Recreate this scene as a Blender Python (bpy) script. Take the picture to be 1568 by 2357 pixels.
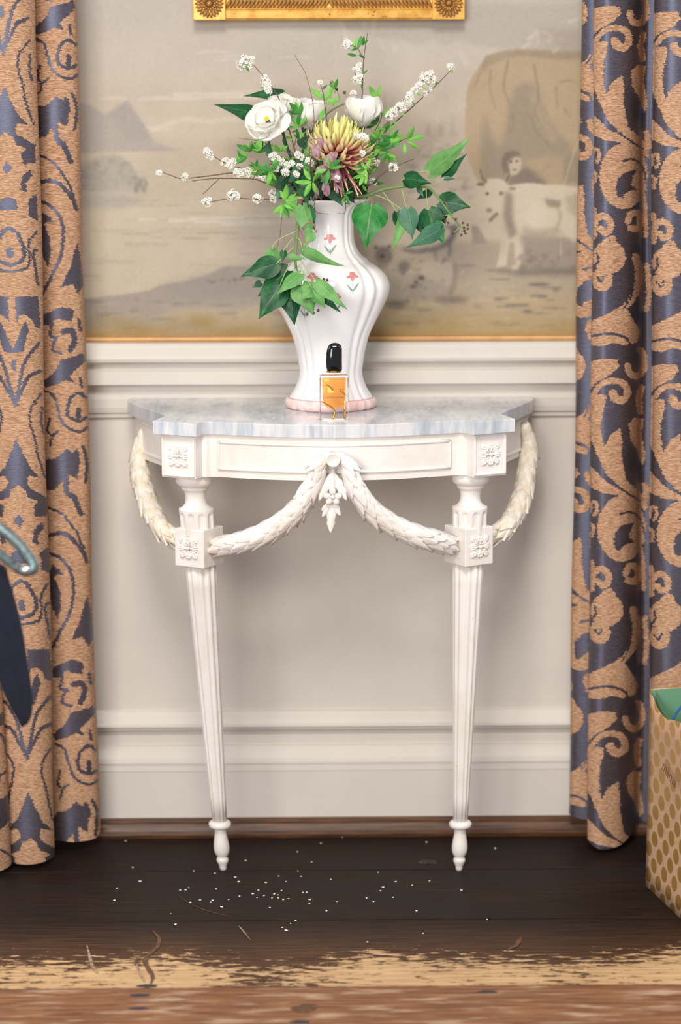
import bpy, bmesh, math, random
import numpy as np
from mathutils import Vector, Matrix

for o in list(bpy.data.objects):
    bpy.data.objects.remove(o)
rng = random.Random(7)
nrng = np.random.default_rng(11)
SC = bpy.context.scene
COL = SC.collection
PI = math.pi

# ------------------------------------------------------------------ camera
CAM_H, CAM_D, CAM_X = 1.44183, 4.58270, -0.05315
PITCH, YAW, ROLL = 0.174052, 0.014403, -0.002414
IW, IH, FPX = 1568.0, 2357.0, 5565.0
_fw = Vector((math.sin(YAW) * math.cos(PITCH), math.cos(YAW) * math.cos(PITCH), -math.sin(PITCH)))
_rt = Vector((math.cos(YAW), -math.sin(YAW), 0))
_up = _rt.cross(_fw)
_r = _rt * math.cos(ROLL) + _up * math.sin(ROLL)
_u = -_rt * math.sin(ROLL) + _up * math.cos(ROLL)
CAMP = Vector((CAM_X, -CAM_D, CAM_H))
cd = bpy.data.cameras.new('camera')
cam = bpy.data.objects.new('camera', cd)
COL.objects.link(cam)
m3 = Matrix((_r, _u, -_fw)).transposed()
cam.matrix_world = Matrix.Translation(CAMP) @ m3.to_4x4()
cd.sensor_fit = 'VERTICAL'
cd.sensor_height = 36.0
cd.lens = FPX / IH * 36.0
cd.clip_start = 0.05
cd.dof.use_dof = True
cd.dof.focus_distance = 4.27
cd.dof.aperture_fstop = 2.0
SC.camera = cam

# ------------------------------------------------------------------ light and exposure
SC.view_settings.view_transform = 'Standard'
SC.view_settings.look = 'None'
SC.view_settings.gamma = 1.0
SC.view_settings.use_curve_mapping = False
SC.view_settings.exposure = 0.20
wd = bpy.data.worlds.new('room_ambient')
SC.world = wd
wd.use_nodes = True
wd.node_tree.nodes['Background'].inputs[0].default_value = (0.90, 0.95, 1.04, 1)
wd.node_tree.nodes['Background'].inputs[1].default_value = 0.42


def area(name, loc, aim, sx, sy, watts, col):
    l = bpy.data.lights.new(name, 'AREA')
    l.shape = 'RECTANGLE'
    l.size, l.size_y, l.energy, l.color = sx, sy, watts, col
    o = bpy.data.objects.new(name, l)
    COL.objects.link(o)
    o.location = loc
    o.rotation_euler = (Vector(aim) - Vector(loc)).to_track_quat('-Z', 'Y').to_euler()
    return o


area('ceiling_bounce', (-0.2, -4.6, 4.7), (0, 0, 0.9), 1.5, 1.5, 152, (1.0, 0.94, 0.87))
area('window_behind_camera', (-2.0, -6.6, 1.9), (0.1, 0, 0.9), 2.4, 2.6, 205, (1.0, 0.97, 0.94))
# the wall stands between two windows: daylight enters past the outer edges of both curtains
area('left_window', (-1.75, 0.0, 1.45), (-1.15, -1.4, 0.0), 0.9, 1.8, 30, (0.92, 0.96, 1.0))
area('right_window', (1.85, 0.0, 1.45), (1.25, -1.4, 0.0), 0.9, 1.8, 30, (0.92, 0.96, 1.0))


# ------------------------------------------------------------------ helpers
def at(px, py, Y):
    d = _fw + _r * ((px - IW / 2) / FPX) + _u * ((IH / 2 - py) / FPX)
    return CAMP + d * ((Y - CAMP.y) / d.y)


def atz(px, py, Z):
    d = _fw + _r * ((px - IW / 2) / FPX) + _u * ((IH / 2 - py) / FPX)
    return CAMP + d * ((Z - CAMP.z) / d.z)


def to_px(P):
    """array (n,3) -> pixel coordinates in the photograph"""
    d = np.asarray(P, float) - np.array(CAMP)
    z = d @ np.array(_fw)
    return IW / 2 + FPX * (d @ np.array(_r)) / z, IH / 2 - FPX * (d @ np.array(_u)) / z


def mpp(Y):
    return (CAM_D + Y) / FPX * 1.012


def s2l(c):
    return tuple((x / 12.92 if x <= 0.04045 else ((x + 0.055) / 1.055) ** 2.4) for x in [v / 255.0 for v in c])


ORG = {}


def _origin(o):
    return ORG.get(o.name, Vector((0, 0, 0))) if o else Vector((0, 0, 0))


def tag(o, label=None, cat=None, group=None, kind=None):
    if label: o['label'] = label
    if cat: o['category'] = cat
    if group: o['group'] = group
    if kind: o['kind'] = kind
    return o


def empty(name, loc, label=None, cat=None, group=None, kind=None):
    o = bpy.data.objects.new(name, None)
    COL.objects.link(o)
    o.location = loc
    o.empty_display_size = 0.02
    ORG[o.name] = Vector(loc)
    return tag(o, label, cat, group, kind)


def link(name, me, parent=None, loc=None):
    """mesh whose verts are already relative to the root origin"""
    o = bpy.data.objects.new(name, me)
    COL.objects.link(o)
    if parent is not None:
        o.parent = parent
        ORG[o.name] = _origin(parent)
    elif loc is not None:
        o.location = loc
        ORG[o.name] = Vector(loc)
    return o


def mk(name, verts, faces, mat, parent=None, smooth=False, loc=None, fmats=None, uv=None, attr=None):
    org = _origin(parent) if parent is not None else (Vector(loc) if loc is not None else Vector((0, 0, 0)))
    me = bpy.data.meshes.new(name)
    V = np.asarray(verts, float) - np.array(org)
    me.from_pydata(V.tolist(), [], faces)
    mats = mat if isinstance(mat, (list, tuple)) else [mat]
    for mm in mats: me.materials.append(mm)
    if fmats is not None:
        me.polygons.foreach_set('material_index', np.asarray(fmats, np.int32))
    if smooth:
        me.polygons.foreach_set('use_smooth', np.ones(len(me.polygons), bool))
    if uv is not None:
        l = me.uv_layers.new(name='UVMap')
        vi = np.empty(len(me.loops), np.int32)
        me.loops.foreach_get('vertex_index', vi)
        l.data.foreach_set('uv', np.asarray(uv, np.float32)[vi].ravel())
    if attr is not None:
        a = me.attributes.new('t', 'FLOAT', 'POINT')
        a.data.foreach_set('value', np.asarray(attr, np.float32))
    me.update()
    return link(name, me, parent, loc)


def instance(name, me, M, parent):
    o = bpy.data.objects.new(name, me)
    COL.objects.link(o)
    o.parent = parent
    ORG[o.name] = _origin(parent)
    o.matrix_local = Matrix.Translation(-_origin(parent)) @ M
    return o


def bevel(o, w, seg=2, ang=40):
    b = o.modifiers.new('bevel', 'BEVEL')
    b.width, b.segments, b.limit_method, b.angle_limit = w, seg, 'ANGLE', math.radians(ang)
    return o


class MB:
    def __init__(s):
        s.v, s.f, s.m, s.a = [], [], [], []

    def add(s, v, f, m=0, a=None):
        n = len(s.v)
        s.v += [tuple(x) for x in v]
        s.f += [tuple(i + n for i in q) for q in f]
        s.m += [m] * len(f)
        s.a += list(a) if a is not None else [0.0] * len(v)
        return s

    def box(s, x0, x1, y0, y1, z0, z1, m=0):
        v = [(x, y, z) for z in (z0, z1) for y in (y0, y1) for x in (x0, x1)]
        f = [(0, 2, 3, 1), (4, 5, 7, 6), (0, 1, 5, 4), (2, 6, 7, 3), (0, 4, 6, 2), (1, 3, 7, 5)]
        return s.add(v, f, m)

    def build(s, name, mat, parent=None, smooth=False, loc=None):
        return mk(name, s.v, s.f, mat, parent, smooth, loc, s.m if isinstance(mat, list) else None, None, s.a)


def tube_geo(path, radii, seg=8, cap=True):
    P = [Vector(p) for p in path]
    n = len(P)
    if not hasattr(radii, '__len__'): radii = [radii] * n
    v, f = [], []
    t0 = (P[1] - P[0]).normalized()
    nrm = t0.cross(Vector((0, 0, 1)))
    if nrm.length < 1e-4: nrm = t0.cross(Vector((1, 0, 0)))
    nrm.normalize()
    for i in range(n):
        t = (P[min(i + 1, n - 1)] - P[max(i - 1, 0)]).normalized()
        nrm = (nrm - t * nrm.dot(t)).normalized()
        b = t.cross(nrm)
        for k in range(seg):
            a = 2 * PI * k / seg
            v.append(P[i] + (nrm * math.cos(a) + b * math.sin(a)) * radii[i])
    for i in range(n - 1):
        for k in range(seg):
            k2 = (k + 1) % seg
            f.append((i * seg + k, i * seg + k2, (i + 1) * seg + k2, (i + 1) * seg + k))
    if cap:
        f.append(tuple(range(seg))[::-1])
        f.append(tuple((n - 1) * seg + k for k in range(seg)))
    return v, f


def spline(pts, n):
    """Catmull-Rom through pts, n samples"""
    P = np.asarray([tuple(p) for p in pts], float)
    m = len(P)
    if m == 2:
        t = np.linspace(0, 1, n)[:, None]
        return P[0] * (1 - t) + P[1] * t
    E = np.vstack([2 * P[0] - P[1], P, 2 * P[-1] - P[-2]])
    out = []
    for s in np.linspace(0, m - 1 - 1e-9, n):
        i = int(s); t = s - i
        a, b, c, d = E[i], E[i + 1], E[i + 2], E[i + 3]
        out.append(0.5 * ((2 * b) + (c - a) * t + (2 * a - 5 * b + 4 * c - d) * t * t + (3 * b - 3 * c + d - a) * t ** 3))
    return np.array(out)


def lathe_geo(prof, seg, rf=None, cx=0, cy=0, close=True, ax=None):
    """prof: list of (r,z). rf(theta,z,r)->r. ax(z)->(x,y) centre"""
    v, f = [], []
    for (r, z) in prof:
        c = ax(z) if ax else (cx, cy)
        for k in range(seg):
            a = 2 * PI * k / seg
            rr = rf(a, z, r) if rf else r
            v.append((c[0] + rr * math.sin(a), c[1] - rr * math.cos(a), z))
    n = len(prof)
    for i in range(n - 1):
        for k in range(seg):
            k2 = (k + 1) % seg
            f.append((i * seg + k, i * seg + k2, (i + 1) * seg + k2, (i + 1) * seg + k))
    if close:
        f.append(tuple(range(seg))[::-1])
        f.append(tuple((n - 1) * seg + k for k in range(seg)))
    return v, f


def sphere_geo(c, rx, ry, rz, seg=10, rings=6):
    v, f = [], []
    for i in range(rings + 1):
        p = PI * i / rings
        for k in range(seg):
            a = 2 * PI * k / seg
            v.append((c[0] + rx * math.sin(p) * math.cos(a), c[1] + ry * math.sin(p) * math.sin(a), c[2] + rz * math.cos(p)))
    for i in range(rings):
        for k in range(seg):
            k2 = (k + 1) % seg
            f.append((i * seg + k, (i + 1) * seg + k, (i + 1) * seg + k2, i * seg + k2))
    return v, f


# ------------------------------------------------------------------ materials
def new_mat(name):
    m = bpy.data.materials.new(name)
    m.use_nodes = True
    nt = m.node_tree
    return m, nt, nt.nodes['Principled BSDF']


def N(nt, t, **kw):
    n = nt.nodes.new(t)
    for k, v in kw.items():
        setattr(n, k, v)
    return n


def L(nt, a, b):
    nt.links.new(a, b)


def coords(nt, scale=(1, 1, 1), kind='Object', rot=(0, 0, 0)):
    if kind == 'World':
        src = N(nt, 'ShaderNodeNewGeometry').outputs['Position']
    else:
        src = N(nt, 'ShaderNodeTexCoord').outputs[kind]
    mp = N(nt, 'ShaderNodeMapping')
    mp.inputs['Scale'].default_value = scale
    mp.inputs['Rotation'].default_value = rot
    L(nt, src, mp.inputs[0])
    return mp.outputs[0]


def noise(nt, vec, scale, detail=4, rough=0.55):
    n = N(nt, 'ShaderNodeTexNoise')
    n.inputs['Scale'].default_value = scale
    n.inputs['Detail'].default_value = detail
    n.inputs['Roughness'].default_value = rough
    L(nt, vec, n.inputs['Vector'])
    return n.outputs[0]


def ramp(nt, fac, stops, interp='LINEAR'):
    r = N(nt, 'ShaderNodeValToRGB')
    r.color_ramp.interpolation = interp
    els = r.color_ramp.elements
    while len(els) < len(stops): els.new(0.5)
    for e, (p, c) in zip(els, stops):
        e.position = p
        e.color = tuple(c) + (1,) if len(c) == 3 else c
    L(nt, fac, r.inputs[0])
    return r.outputs[0]


def mixc(nt, fac, a, b, mode='MIX'):
    m = N(nt, 'ShaderNodeMix', data_type='RGBA', blend_type=mode)
    for sock, val in ((m.inputs[0], fac), (m.inputs[6], a), (m.inputs[7], b)):
        if isinstance(val, (int, float)): sock.default_value = val
        elif isinstance(val, tuple): sock.default_value = val + (1,) if len(val) == 3 else val
        else: L(nt, val, sock)
    return m.outputs[2]


def math_(nt, op, a, b=None, c=None, clamp=False):
    m = N(nt, 'ShaderNodeMath', operation=op)
    m.use_clamp = clamp
    for i, val in enumerate((a, b, c)):
        if val is None: continue
        if isinstance(val, (int, float)): m.inputs[i].default_value = val
        else: L(nt, val, m.inputs[i])
    return m.outputs[0]


def smooth(nt, x, lo, hi):
    m = N(nt, 'ShaderNodeMapRange')
    m.interpolation_type = 'SMOOTHSTEP'
    m.inputs[1].default_value, m.inputs[2].default_value = lo, hi
    L(nt, x, m.inputs[0])
    return m.outputs[0]


def bump(nt, b, h, strength, dist=0.001):
    n = N(nt, 'ShaderNodeBump')
    n.inputs['Strength'].default_value = strength
    n.inputs['Distance'].default_value = dist
    L(nt, h, n.inputs['Height'])
    L(nt, n.outputs[0], b.inputs['Normal'])


def simple(name, col, rough=0.5, metal=0.0, var=0.0, vscale=30, spec=0.5, sss=0.0, bmp=0.0, bscale=200, col2=None, stretch=(1, 1, 1)):
    m, nt, b = new_mat(name)
    c = s2l(col)
    b.inputs['Base Color'].default_value = c + (1,)
    b.inputs['Roughness'].default_value = rough
    b.inputs['Metallic'].default_value = metal
    b.inputs['Specular IOR Level'].default_value = spec
    if var > 0 or col2:
        v = coords(nt, stretch, 'World')
        n = noise(nt, v, vscale)
        c2 = s2l(col2) if col2 else tuple(x * (1 - var) for x in c)
        L(nt, mixc(nt, smooth(nt, n, 0.35, 0.68), c, c2), b.inputs['Base Color'])
    if bmp > 0:
        bump(nt, b, noise(nt, coords(nt, stretch, 'World'), bscale, 3), bmp)
    return m


M = {}
M['wall_paint'] = simple('wall_paint', (212, 204, 194), 0.55, var=0.05, vscale=6, bmp=0.05, bscale=300)


def mat_white_paint():
    m, nt, b = new_mat('antique_white_paint')
    v = coords(nt, (1, 1, 1), 'World')
    base = mixc(nt, smooth(nt, noise(nt, v, 14, 4), 0.35, 0.7), s2l((241, 235, 229)), s2l((233, 224, 213)))
    chips = smooth(nt, noise(nt, v, 230, 2, 0.5), 0.765, 0.80)
    L(nt, mixc(nt, chips, base, s2l((120, 100, 80))), b.inputs['Base Color'])
    # yellowed glaze left in the carved recesses
    ao = N(nt, 'ShaderNodeNewGeometry').outputs['Pointiness']
    b.inputs['Roughness'].default_value = 0.42
    bump(nt, b, noise(nt, coords(nt, (1, 1, 0.35), 'World'), 160, 4), 0.25, 0.0012)
    return m


M['white'] = mat_white_paint()
M['white_aged'] = simple('aged_cream_paint', (238, 230, 216), 0.5, var=0.0, col2=(226, 211, 186), vscale=55, bmp=0.2, bscale=160)


def mat_marble():
    m, nt, b = new_mat('grey_marble')
    v = coords(nt, (1.0, 0.22, 0.12), 'World', (0, 0, 0.12))
    n1 = noise(nt, v, 26, 6, 0.6)
    n2 = noise(nt, v, 110, 4, 0.6)
    n3 = noise(nt, coords(nt, (0.6, 1.6, 1), 'World', (0, 0, 0.25)), 6, 3, 0.5)
    f = math_(nt, 'ADD', math_(nt, 'MULTIPLY', n1, 0.55), math_(nt, 'MULTIPLY', n2, 0.25))
    f = math_(nt, 'ADD', f, math_(nt, 'MULTIPLY', n3, 0.2))
    L(nt, ramp(nt, f, [(0.36, s2l((160, 168, 178))), (0.45, s2l((192, 197, 203))), (0.53, s2l((220, 219, 219))), (0.66, s2l((232, 230, 229)))]), b.inputs['Base Color'])
    b.inputs['Roughness'].default_value = 0.13
    return m


M['marble'] = mat_marble()


def mat_porcelain():
    m, nt, b = new_mat('white_porcelain')
    b.inputs['Base Color'].default_value = s2l((246, 242, 240)) + (1,)
    b.inputs['Roughness'].default_value = 0.12
    b.inputs['Coat Weight'].default_value = 0.3
    return m


M['porcelain'] = mat_porcelain()
M['pink_band'] = simple('pink_glaze', (238, 198, 192), 0.18, col2=(246, 226, 220), vscale=60)
M['rose_line'] = simple('rose_line', (206, 128, 132), 0.25)
M['motif_pink'] = simple('motif_pink', (214, 128, 128), 0.25, col2=(226, 158, 152), vscale=300)
M['motif_green'] = simple('motif_green', (146, 176, 152), 0.25)
M['gold_metal'] = simple('polished_gold', (232, 178, 84), 0.2, 1.0)
M['black_cap'] = simple('black_lacquer', (8, 10, 12), 0.06, spec=0.6)


def glass(name, col, ior=1.45, rough=0.0):
    m, nt, b = new_mat(name)
    b.inputs['Base Color'].default_value = col + (1,)
    b.inputs['Transmission Weight'].default_value = 1.0
    b.inputs['IOR'].default_value = ior
    b.inputs['Roughness'].default_value = rough
    return m


M['glass'] = glass('clear_glass', (0.99, 0.985, 0.98), 1.35)
M['liquid'] = glass('amber_liquid', s2l((255, 176, 92)), 1.12)
M['ink'] = simple('brown_ink', (120, 66, 34), 0.5)


def mat_gilt():
    m, nt, b = new_mat('gilded_wood')
    v = coords(nt, (1, 1, 1), 'World')
    c = mixc(nt, smooth(nt, noise(nt, v, 40, 5), 0.35, 0.7), s2l((236, 184, 92)), s2l((206, 146, 62)))
    L(nt, mixc(nt, smooth(nt, noise(nt, v, 150, 3), 0.64, 0.72), c, s2l((96, 62, 28))), b.inputs['Base Color'])
    b.inputs['Metallic'].default_value = 0.3
    b.inputs['Roughness'].default_value = 0.35
    return m


M['gilt'] = mat_gilt()
M['gilt_dark'] = simple('dull_gilt', (186, 134, 68), 0.4, 0.3, var=0.4, vscale=120)
M['gilt_fillet'] = simple('gilt_fillet', (200, 152, 96), 0.5, 0.1, var=0.15, vscale=30)
M['canvas'] = simple('painted_canvas', (96, 84, 66), 0.6, var=0.3, vscale=9)


def mat_floor():
    m, nt, b = new_mat('old_floorboard')
    pos = N(nt, 'ShaderNodeNewGeometry').outputs['Position']
    sx = N(nt, 'ShaderNodeSeparateXYZ')
    L(nt, pos, sx.inputs[0])
    X, Y = sx.outputs[0], sx.outputs[1]
    rnd = N(nt, 'ShaderNodeObjectInfo').outputs['Random']
    grain = noise(nt, coords(nt, (1.2, 22, 1), 'World'), 7, 6, 0.62)
    blot = noise(nt, coords(nt, (1, 2.2, 1), 'World'), 4.2, 5, 0.6)
    dark = mixc(nt, smooth(nt, grain, 0.35, 0.7), s2l((31, 23, 20)), s2l((52, 37, 29)))
    dark = mixc(nt, smooth(nt, blot, 0.42, 0.68), dark, s2l((36, 30, 27)))
    # front boards: bare reddish brown timber
    front = smooth(nt, Y, -0.835, -0.85)
    red = mixc(nt, smooth(nt, grain, 0.35, 0.66), s2l((104, 68, 46)), s2l((148, 102, 72)))
    red = mixc(nt, smooth(nt, noise(nt, coords(nt, (1, 5, 1), 'World'), 9, 5), 0.5, 0.7), red, s2l((176, 146, 118)))
    # worn strip in front of the seam: finish rubbed through to pale wood
    wn = noise(nt, coords(nt, (1, 3.2, 1), 'World'), 26, 6, 0.68)
    wl = noise(nt, coords(nt, (1, 0.6, 1), 'World'), 2.2, 3, 0.5)
    band = math_(nt, 'MULTIPLY', smooth(nt, Y, -0.60, -0.735), smooth(nt, Y, -0.846, -0.838))
    thr = math_(nt, 'ADD', math_(nt, 'MULTIPLY', band, 0.235), math_(nt, 'MULTIPLY', math_(nt, 'SUBTRACT', wl, 0.5), 0.75))
    thr = math_(nt, 'ADD', thr, math_(nt, 'MULTIPLY', smooth(nt, Y, -0.72, -0.78), 0.11))
    wear = smooth(nt, math_(nt, 'ADD', wn, thr), 0.73, 0.80)
    wear = math_(nt, 'MULTIPLY', wear, smooth(nt, Y, -0.53, -0.60))
    wear = math_(nt, 'MULTIPLY', wear, smooth(nt, Y, -0.846, -0.838))
    brown = mixc(nt, smooth(nt, Y, -0.50, -0.72), dark, mixc(nt, smooth(nt, grain, 0.3, 0.7), s2l((60, 42, 32)), s2l((94, 66, 46))))
    c = mixc(nt, wear, brown, mixc(nt, smooth(nt, grain, 0.35, 0.7), s2l((176, 138, 98)), s2l((208, 172, 128))))
    c = mixc(nt, front, c, red)
    scuff = smooth(nt, noise(nt, coords(nt, (1, 9, 1), 'World'), 30, 5, 0.7), 0.70, 0.76)
    c = mixc(nt, math_(nt, 'MULTIPLY', scuff, 0.35), c, s2l((150, 136, 122)))
    L(nt, c, b.inputs['Base Color'])
    b.inputs['Specular IOR Level'].default_value = 0.08
    L(nt, math_(nt, 'ADD', 0.42, math_(nt, 'MULTIPLY', grain, 0.2)), b.inputs['Roughness'])
    bump(nt, b, grain, 0.3, 0.001)
    return m


M['floor'] = mat_floor()
M['gap'] = simple('dark_gap', (20, 15, 12), 0.9)


def mat_skirting():
    m, nt, b = new_mat('stained_quadrant')
    g = noise(nt, coords(nt, (2, 30, 60), 'World'), 6, 5, 0.6)
    L(nt, ramp(nt, g, [(0.3, s2l((46, 30, 20))), (0.55, s2l((92, 58, 32))), (0.75, s2l((132, 84, 46)))]), b.inputs['Base Color'])
    b.inputs['Roughness'].default_value = 0.4
    return m


M['skirting'] = mat_skirting()


def leaf_mat(name, a, bcol, vein, rough=0.35, vamt=0.6):  # noqa
    m, nt, b = new_mat(name)
    uvn = N(nt, 'ShaderNodeTexCoord').outputs['UV']
    sx = N(nt, 'ShaderNodeSeparateXYZ')
    L(nt, uvn, sx.inputs[0])
    s_ = math_(nt, 'ABSOLUTE', math_(nt, 'SUBTRACT', sx.outputs[0], 0.5))
    t_ = sx.outputs[1]
    mid = smooth(nt, s_, 0.022, 0.008)
    w = math_(nt, 'FRACT', math_(nt, 'MULTIPLY', math_(nt, 'SUBTRACT', t_, math_(nt, 'MULTIPLY', s_, 0.9)), 5.0))
    side = smooth(nt, math_(nt, 'ABSOLUTE', math_(nt, 'SUBTRACT', w, 0.5)), 0.05, 0.01)
    v = math_(nt, 'MAXIMUM', mid, math_(nt, 'MULTIPLY', side, 0.55))
    c = mixc(nt, smooth(nt, noise(nt, coords(nt, (1, 1, 1), 'World'), 45, 4), 0.35, 0.68), s2l(a), s2l(bcol))
    L(nt, mixc(nt, math_(nt, 'MULTIPLY', v, vamt), c, s2l(vein)), b.inputs['Base Color'])
    b.inputs['Roughness'].default_value = rough
    b.inputs['Specular IOR Level'].default_value = 0.28
    return m


M['ivy_dark'] = leaf_mat('ivy_upper_side', (20, 70, 40), (34, 98, 52), (96, 146, 92), 0.4)
M['ivy_bright'] = leaf_mat('ivy_young_upper_side', (20, 104, 36), (44, 134, 54), (124, 176, 96), 0.4)
M['ivy_pale'] = leaf_mat('ivy_underside', (92, 148, 78), (118, 170, 98), (150, 192, 126), 0.55)
M['ivy_grey'] = leaf_mat('ivy_grey_side', (62, 110, 82), (84, 130, 98), (130, 162, 128), 0.45)
M['spring_leaf'] = leaf_mat('spring_leaf', (96, 168, 62), (130, 196, 84), (158, 212, 110), 0.5, 0.4)
M['mid_leaf'] = leaf_mat('mid_leaf', (52, 124, 52), (80, 152, 66), (120, 176, 92), 0.5, 0.4)
M['stem_green'] = simple('ivy_stem', (116, 142, 84), 0.5, var=0.2, vscale=80)
M['stem_dark'] = simple('flower_stem', (52, 104, 72), 0.5)
M['petiole'] = simple('petiole', (168, 184, 116), 0.5)
M['twig'] = simple('brown_twig', (112, 84, 66), 0.6, var=0.3, vscale=200)
M['bark'] = simple('cut_bark', (104, 88, 66), 0.7, var=0.3, vscale=200)
M['cut_wood'] = simple('cut_wood', (206, 178, 140), 0.7)
M['berry'] = simple('ivy_berry', (58, 52, 46), 0.5, col2=(120, 96, 66), vscale=300)
M['blossom'] = simple('white_blossom', (250, 247, 240), 0.6)
M['blossom_eye'] = simple('blossom_centre', (206, 186, 120), 0.6)
M['petal_white'] = simple('white_petal', (250, 247, 242), 0.5, col2=(246, 243, 230), vscale=40)
M['pistil'] = simple('yellow_pistil', (232, 200, 40), 0.5)
M['mauve'] = simple('wilted_mauve', (142, 100, 116), 0.6, col2=(176, 142, 144), vscale=120, bmp=0.4, bscale=400)
M['confetti'] = simple('fallen_petal', (236, 234, 228), 0.6)


def mat_mum(name, stops):
    m, nt, b = new_mat(name)
    a = N(nt, 'ShaderNodeAttribute', attribute_name='t')
    L(nt, ramp(nt, a.outputs['Fac'], stops), b.inputs['Base Color'])
    b.inputs['Roughness'].default_value = 0.5
    return m


M['mum_outer'] = mat_mum('mum_outer', [(0.0, s2l((146, 48, 76))), (0.35, s2l((200, 104, 116))), (0.62, s2l((238, 176, 150))), (0.85, s2l((248, 228, 172)))])
M['mum_inner'] = mat_mum('mum_inner', [(0.0, s2l((160, 60, 84))), (0.28, s2l((232, 156, 132))), (0.48, s2l((246, 228, 160))), (0.85, s2l((240, 236, 150)))])
M['mum_low'] = mat_mum('mum_low', [(0.0, s2l((136, 42, 74))), (0.6, s2l((190, 98, 118))), (0.9, s2l((230, 180, 150))), (1.0, s2l((244, 226, 176)))])


def mat_vcol(name, rough=0.7):
    m, nt, b = new_mat(name)
    a = N(nt, 'ShaderNodeAttribute', attribute_name='paint')
    n = noise(nt, coords(nt, (1, 1, 1), 'World'), 700, 2)
    L(nt, mixc(nt, 0.06, a.outputs['Color'], n, 'OVERLAY'), b.inputs['Base Color'])
    b.inputs['Roughness'].default_value = rough
    b.inputs['Specular IOR Level'].default_value = 0.2
    return m


M['mural'] = mat_vcol('painted_wallpaper')


def mat_damask():
    m, nt, b = new_mat('damask_brocade')
    a = N(nt, 'ShaderNodeAttribute', attribute_name='t').outputs['Fac']
    thread = noise(nt, coords(nt, (110, 110, 860), 'World'), 1.0, 3, 0.6)
    slub = smooth(nt, noise(nt, coords(nt, (7, 7, 420), 'World'), 1.0, 2, 0.5), 0.70, 0.78)
    f = smooth(nt, math_(nt, 'ADD', a, math_(nt, 'MULTIPLY', math_(nt, 'SUBTRACT', thread, 0.5), 0.55)), 0.42, 0.58)
    tan = mixc(nt, smooth(nt, thread, 0.33, 0.66), s2l((152, 110, 80)), s2l((212, 172, 138)))
    satin = mixc(nt, smooth(nt, thread, 0.3, 0.7), s2l((48, 39, 37)), s2l((82, 68, 66)))
    satin = mixc(nt, math_(nt, 'MULTIPLY', slub, 0.55), satin, s2l((150, 108, 78)))
    L(nt, mixc(nt, f, satin, tan), b.inputs['Base Color'])
    L(nt, math_(nt, 'ADD', 0.46, math_(nt, 'MULTIPLY', f, 0.3)), b.inputs['Roughness'])
    L(nt, math_(nt, 'SUBTRACT', 1.75, math_(nt, 'MULTIPLY', f, 0.3)), b.inputs['IOR'])  # denser yarn
    b.inputs['Specular Tint'].default_value = (0.58, 0.68, 1.0, 1)
    L(nt, math_(nt, 'SUBTRACT', 0.85, math_(nt, 'MULTIPLY', f, 0.7)), b.inputs['Specular IOR Level'])
    bump(nt, b, math_(nt, 'ADD', math_(nt, 'MULTIPLY', f, 0.8), math_(nt, 'MULTIPLY', thread, 0.6)), 0.5, 0.0012)
    return m


M['damask'] = mat_damask()


def mat_bag():
    m, nt, b = new_mat('dotted_kraft_paper')
    uvn = N(nt, 'ShaderNodeTexCoord').outputs['UV']
    sx = N(nt, 'ShaderNodeSeparateXYZ')
    L(nt, uvn, sx.inputs[0])

    def lattice(ou, ov):
        u = math_(nt, 'SUBTRACT', math_(nt, 'FRACT', math_(nt, 'ADD', math_(nt, 'DIVIDE', sx.outputs[0], 0.052), ou)), 0.5)
        v = math_(nt, 'SUBTRACT', math_(nt, 'FRACT', math_(nt, 'ADD', math_(nt, 'DIVIDE', sx.outputs[1], 0.050), ov)), 0.5)
        d = math_(nt, 'SQRT', math_(nt, 'ADD', math_(nt, 'MULTIPLY', u, u), math_(nt, 'MULTIPLY', v, v)))
        return smooth(nt, d, 0.285, 0.27)
    dots = math_(nt, 'MAXIMUM', lattice(0.0, 0.0), lattice(0.5, 0.5))
    g = noise(nt, coords(nt, (1, 1, 1), 'World'), 260, 3)
    kraft = mixc(nt, smooth(nt, g, 0.35, 0.7), s2l((206, 166, 132)), s2l((192, 150, 116)))
    L(nt, mixc(nt, dots, kraft, s2l((186, 140, 74))), b.inputs['Base Color'])
    L(nt, math_(nt, 'MULTIPLY', dots, 0.35), b.inputs['Metallic'])
    L(nt, math_(nt, 'SUBTRACT', 0.75, math_(nt, 'MULTIPLY', dots, 0.4)), b.inputs['Roughness'])
    return m


M['bag'] = mat_bag()
M['bag_green'] = simple('green_lining', (104, 150, 118), 0.7)
M['blue_cord'] = simple('blue_cord', (52, 110, 176), 0.6, var=0.3, vscale=400)
M['tissue'] = simple('white_tissue', (236, 238, 246), 0.7)
M['velvet'] = simple('navy_velvet', (16, 22, 40), 0.9, var=0.3, vscale=30)
M['sequin'] = simple('silver_glitter', (128, 146, 146), 0.35, 0.7, var=0.6, vscale=220)
M['chrome'] = simple('shiny_buckle', (206, 226, 232), 0.15, 0.9)

# ================================================================== STRUCTURE
WX0, WX1, WTOP = -1.05, 1.15, 2.5
w = MB().box(WX0, WX1, 0.0, 0.12, -0.02, WTOP)
wall = tag(w.build('wall_back', M['wall_paint']), 'cream panelled wall with chair rail behind the console table', None, None, 'structure')


def extrude_x(prof, x0, x1, name, mat, parent=None, sm=False):
    v = [(x0, y, z) for (y, z) in prof] + [(x1, y, z) for (y, z) in prof]
    n = len(prof)
    f = [(i, (i + 1) % n, (i + 1) % n + n, i + n) for i in range(n)]
    f += [tuple(range(n))[::-1], tuple(range(n, 2 * n))]
    return mk(name, v, f, mat, parent, sm)


def arcpts(cy, cz, ry, rz, a0, a1, n):
    return [(cy - ry * math.cos(math.radians(a0 + (a1 - a0) * i / n)), cz + rz * math.sin(math.radians(a0 + (a1 - a0) * i / n))) for i in range(n + 1)]


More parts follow.
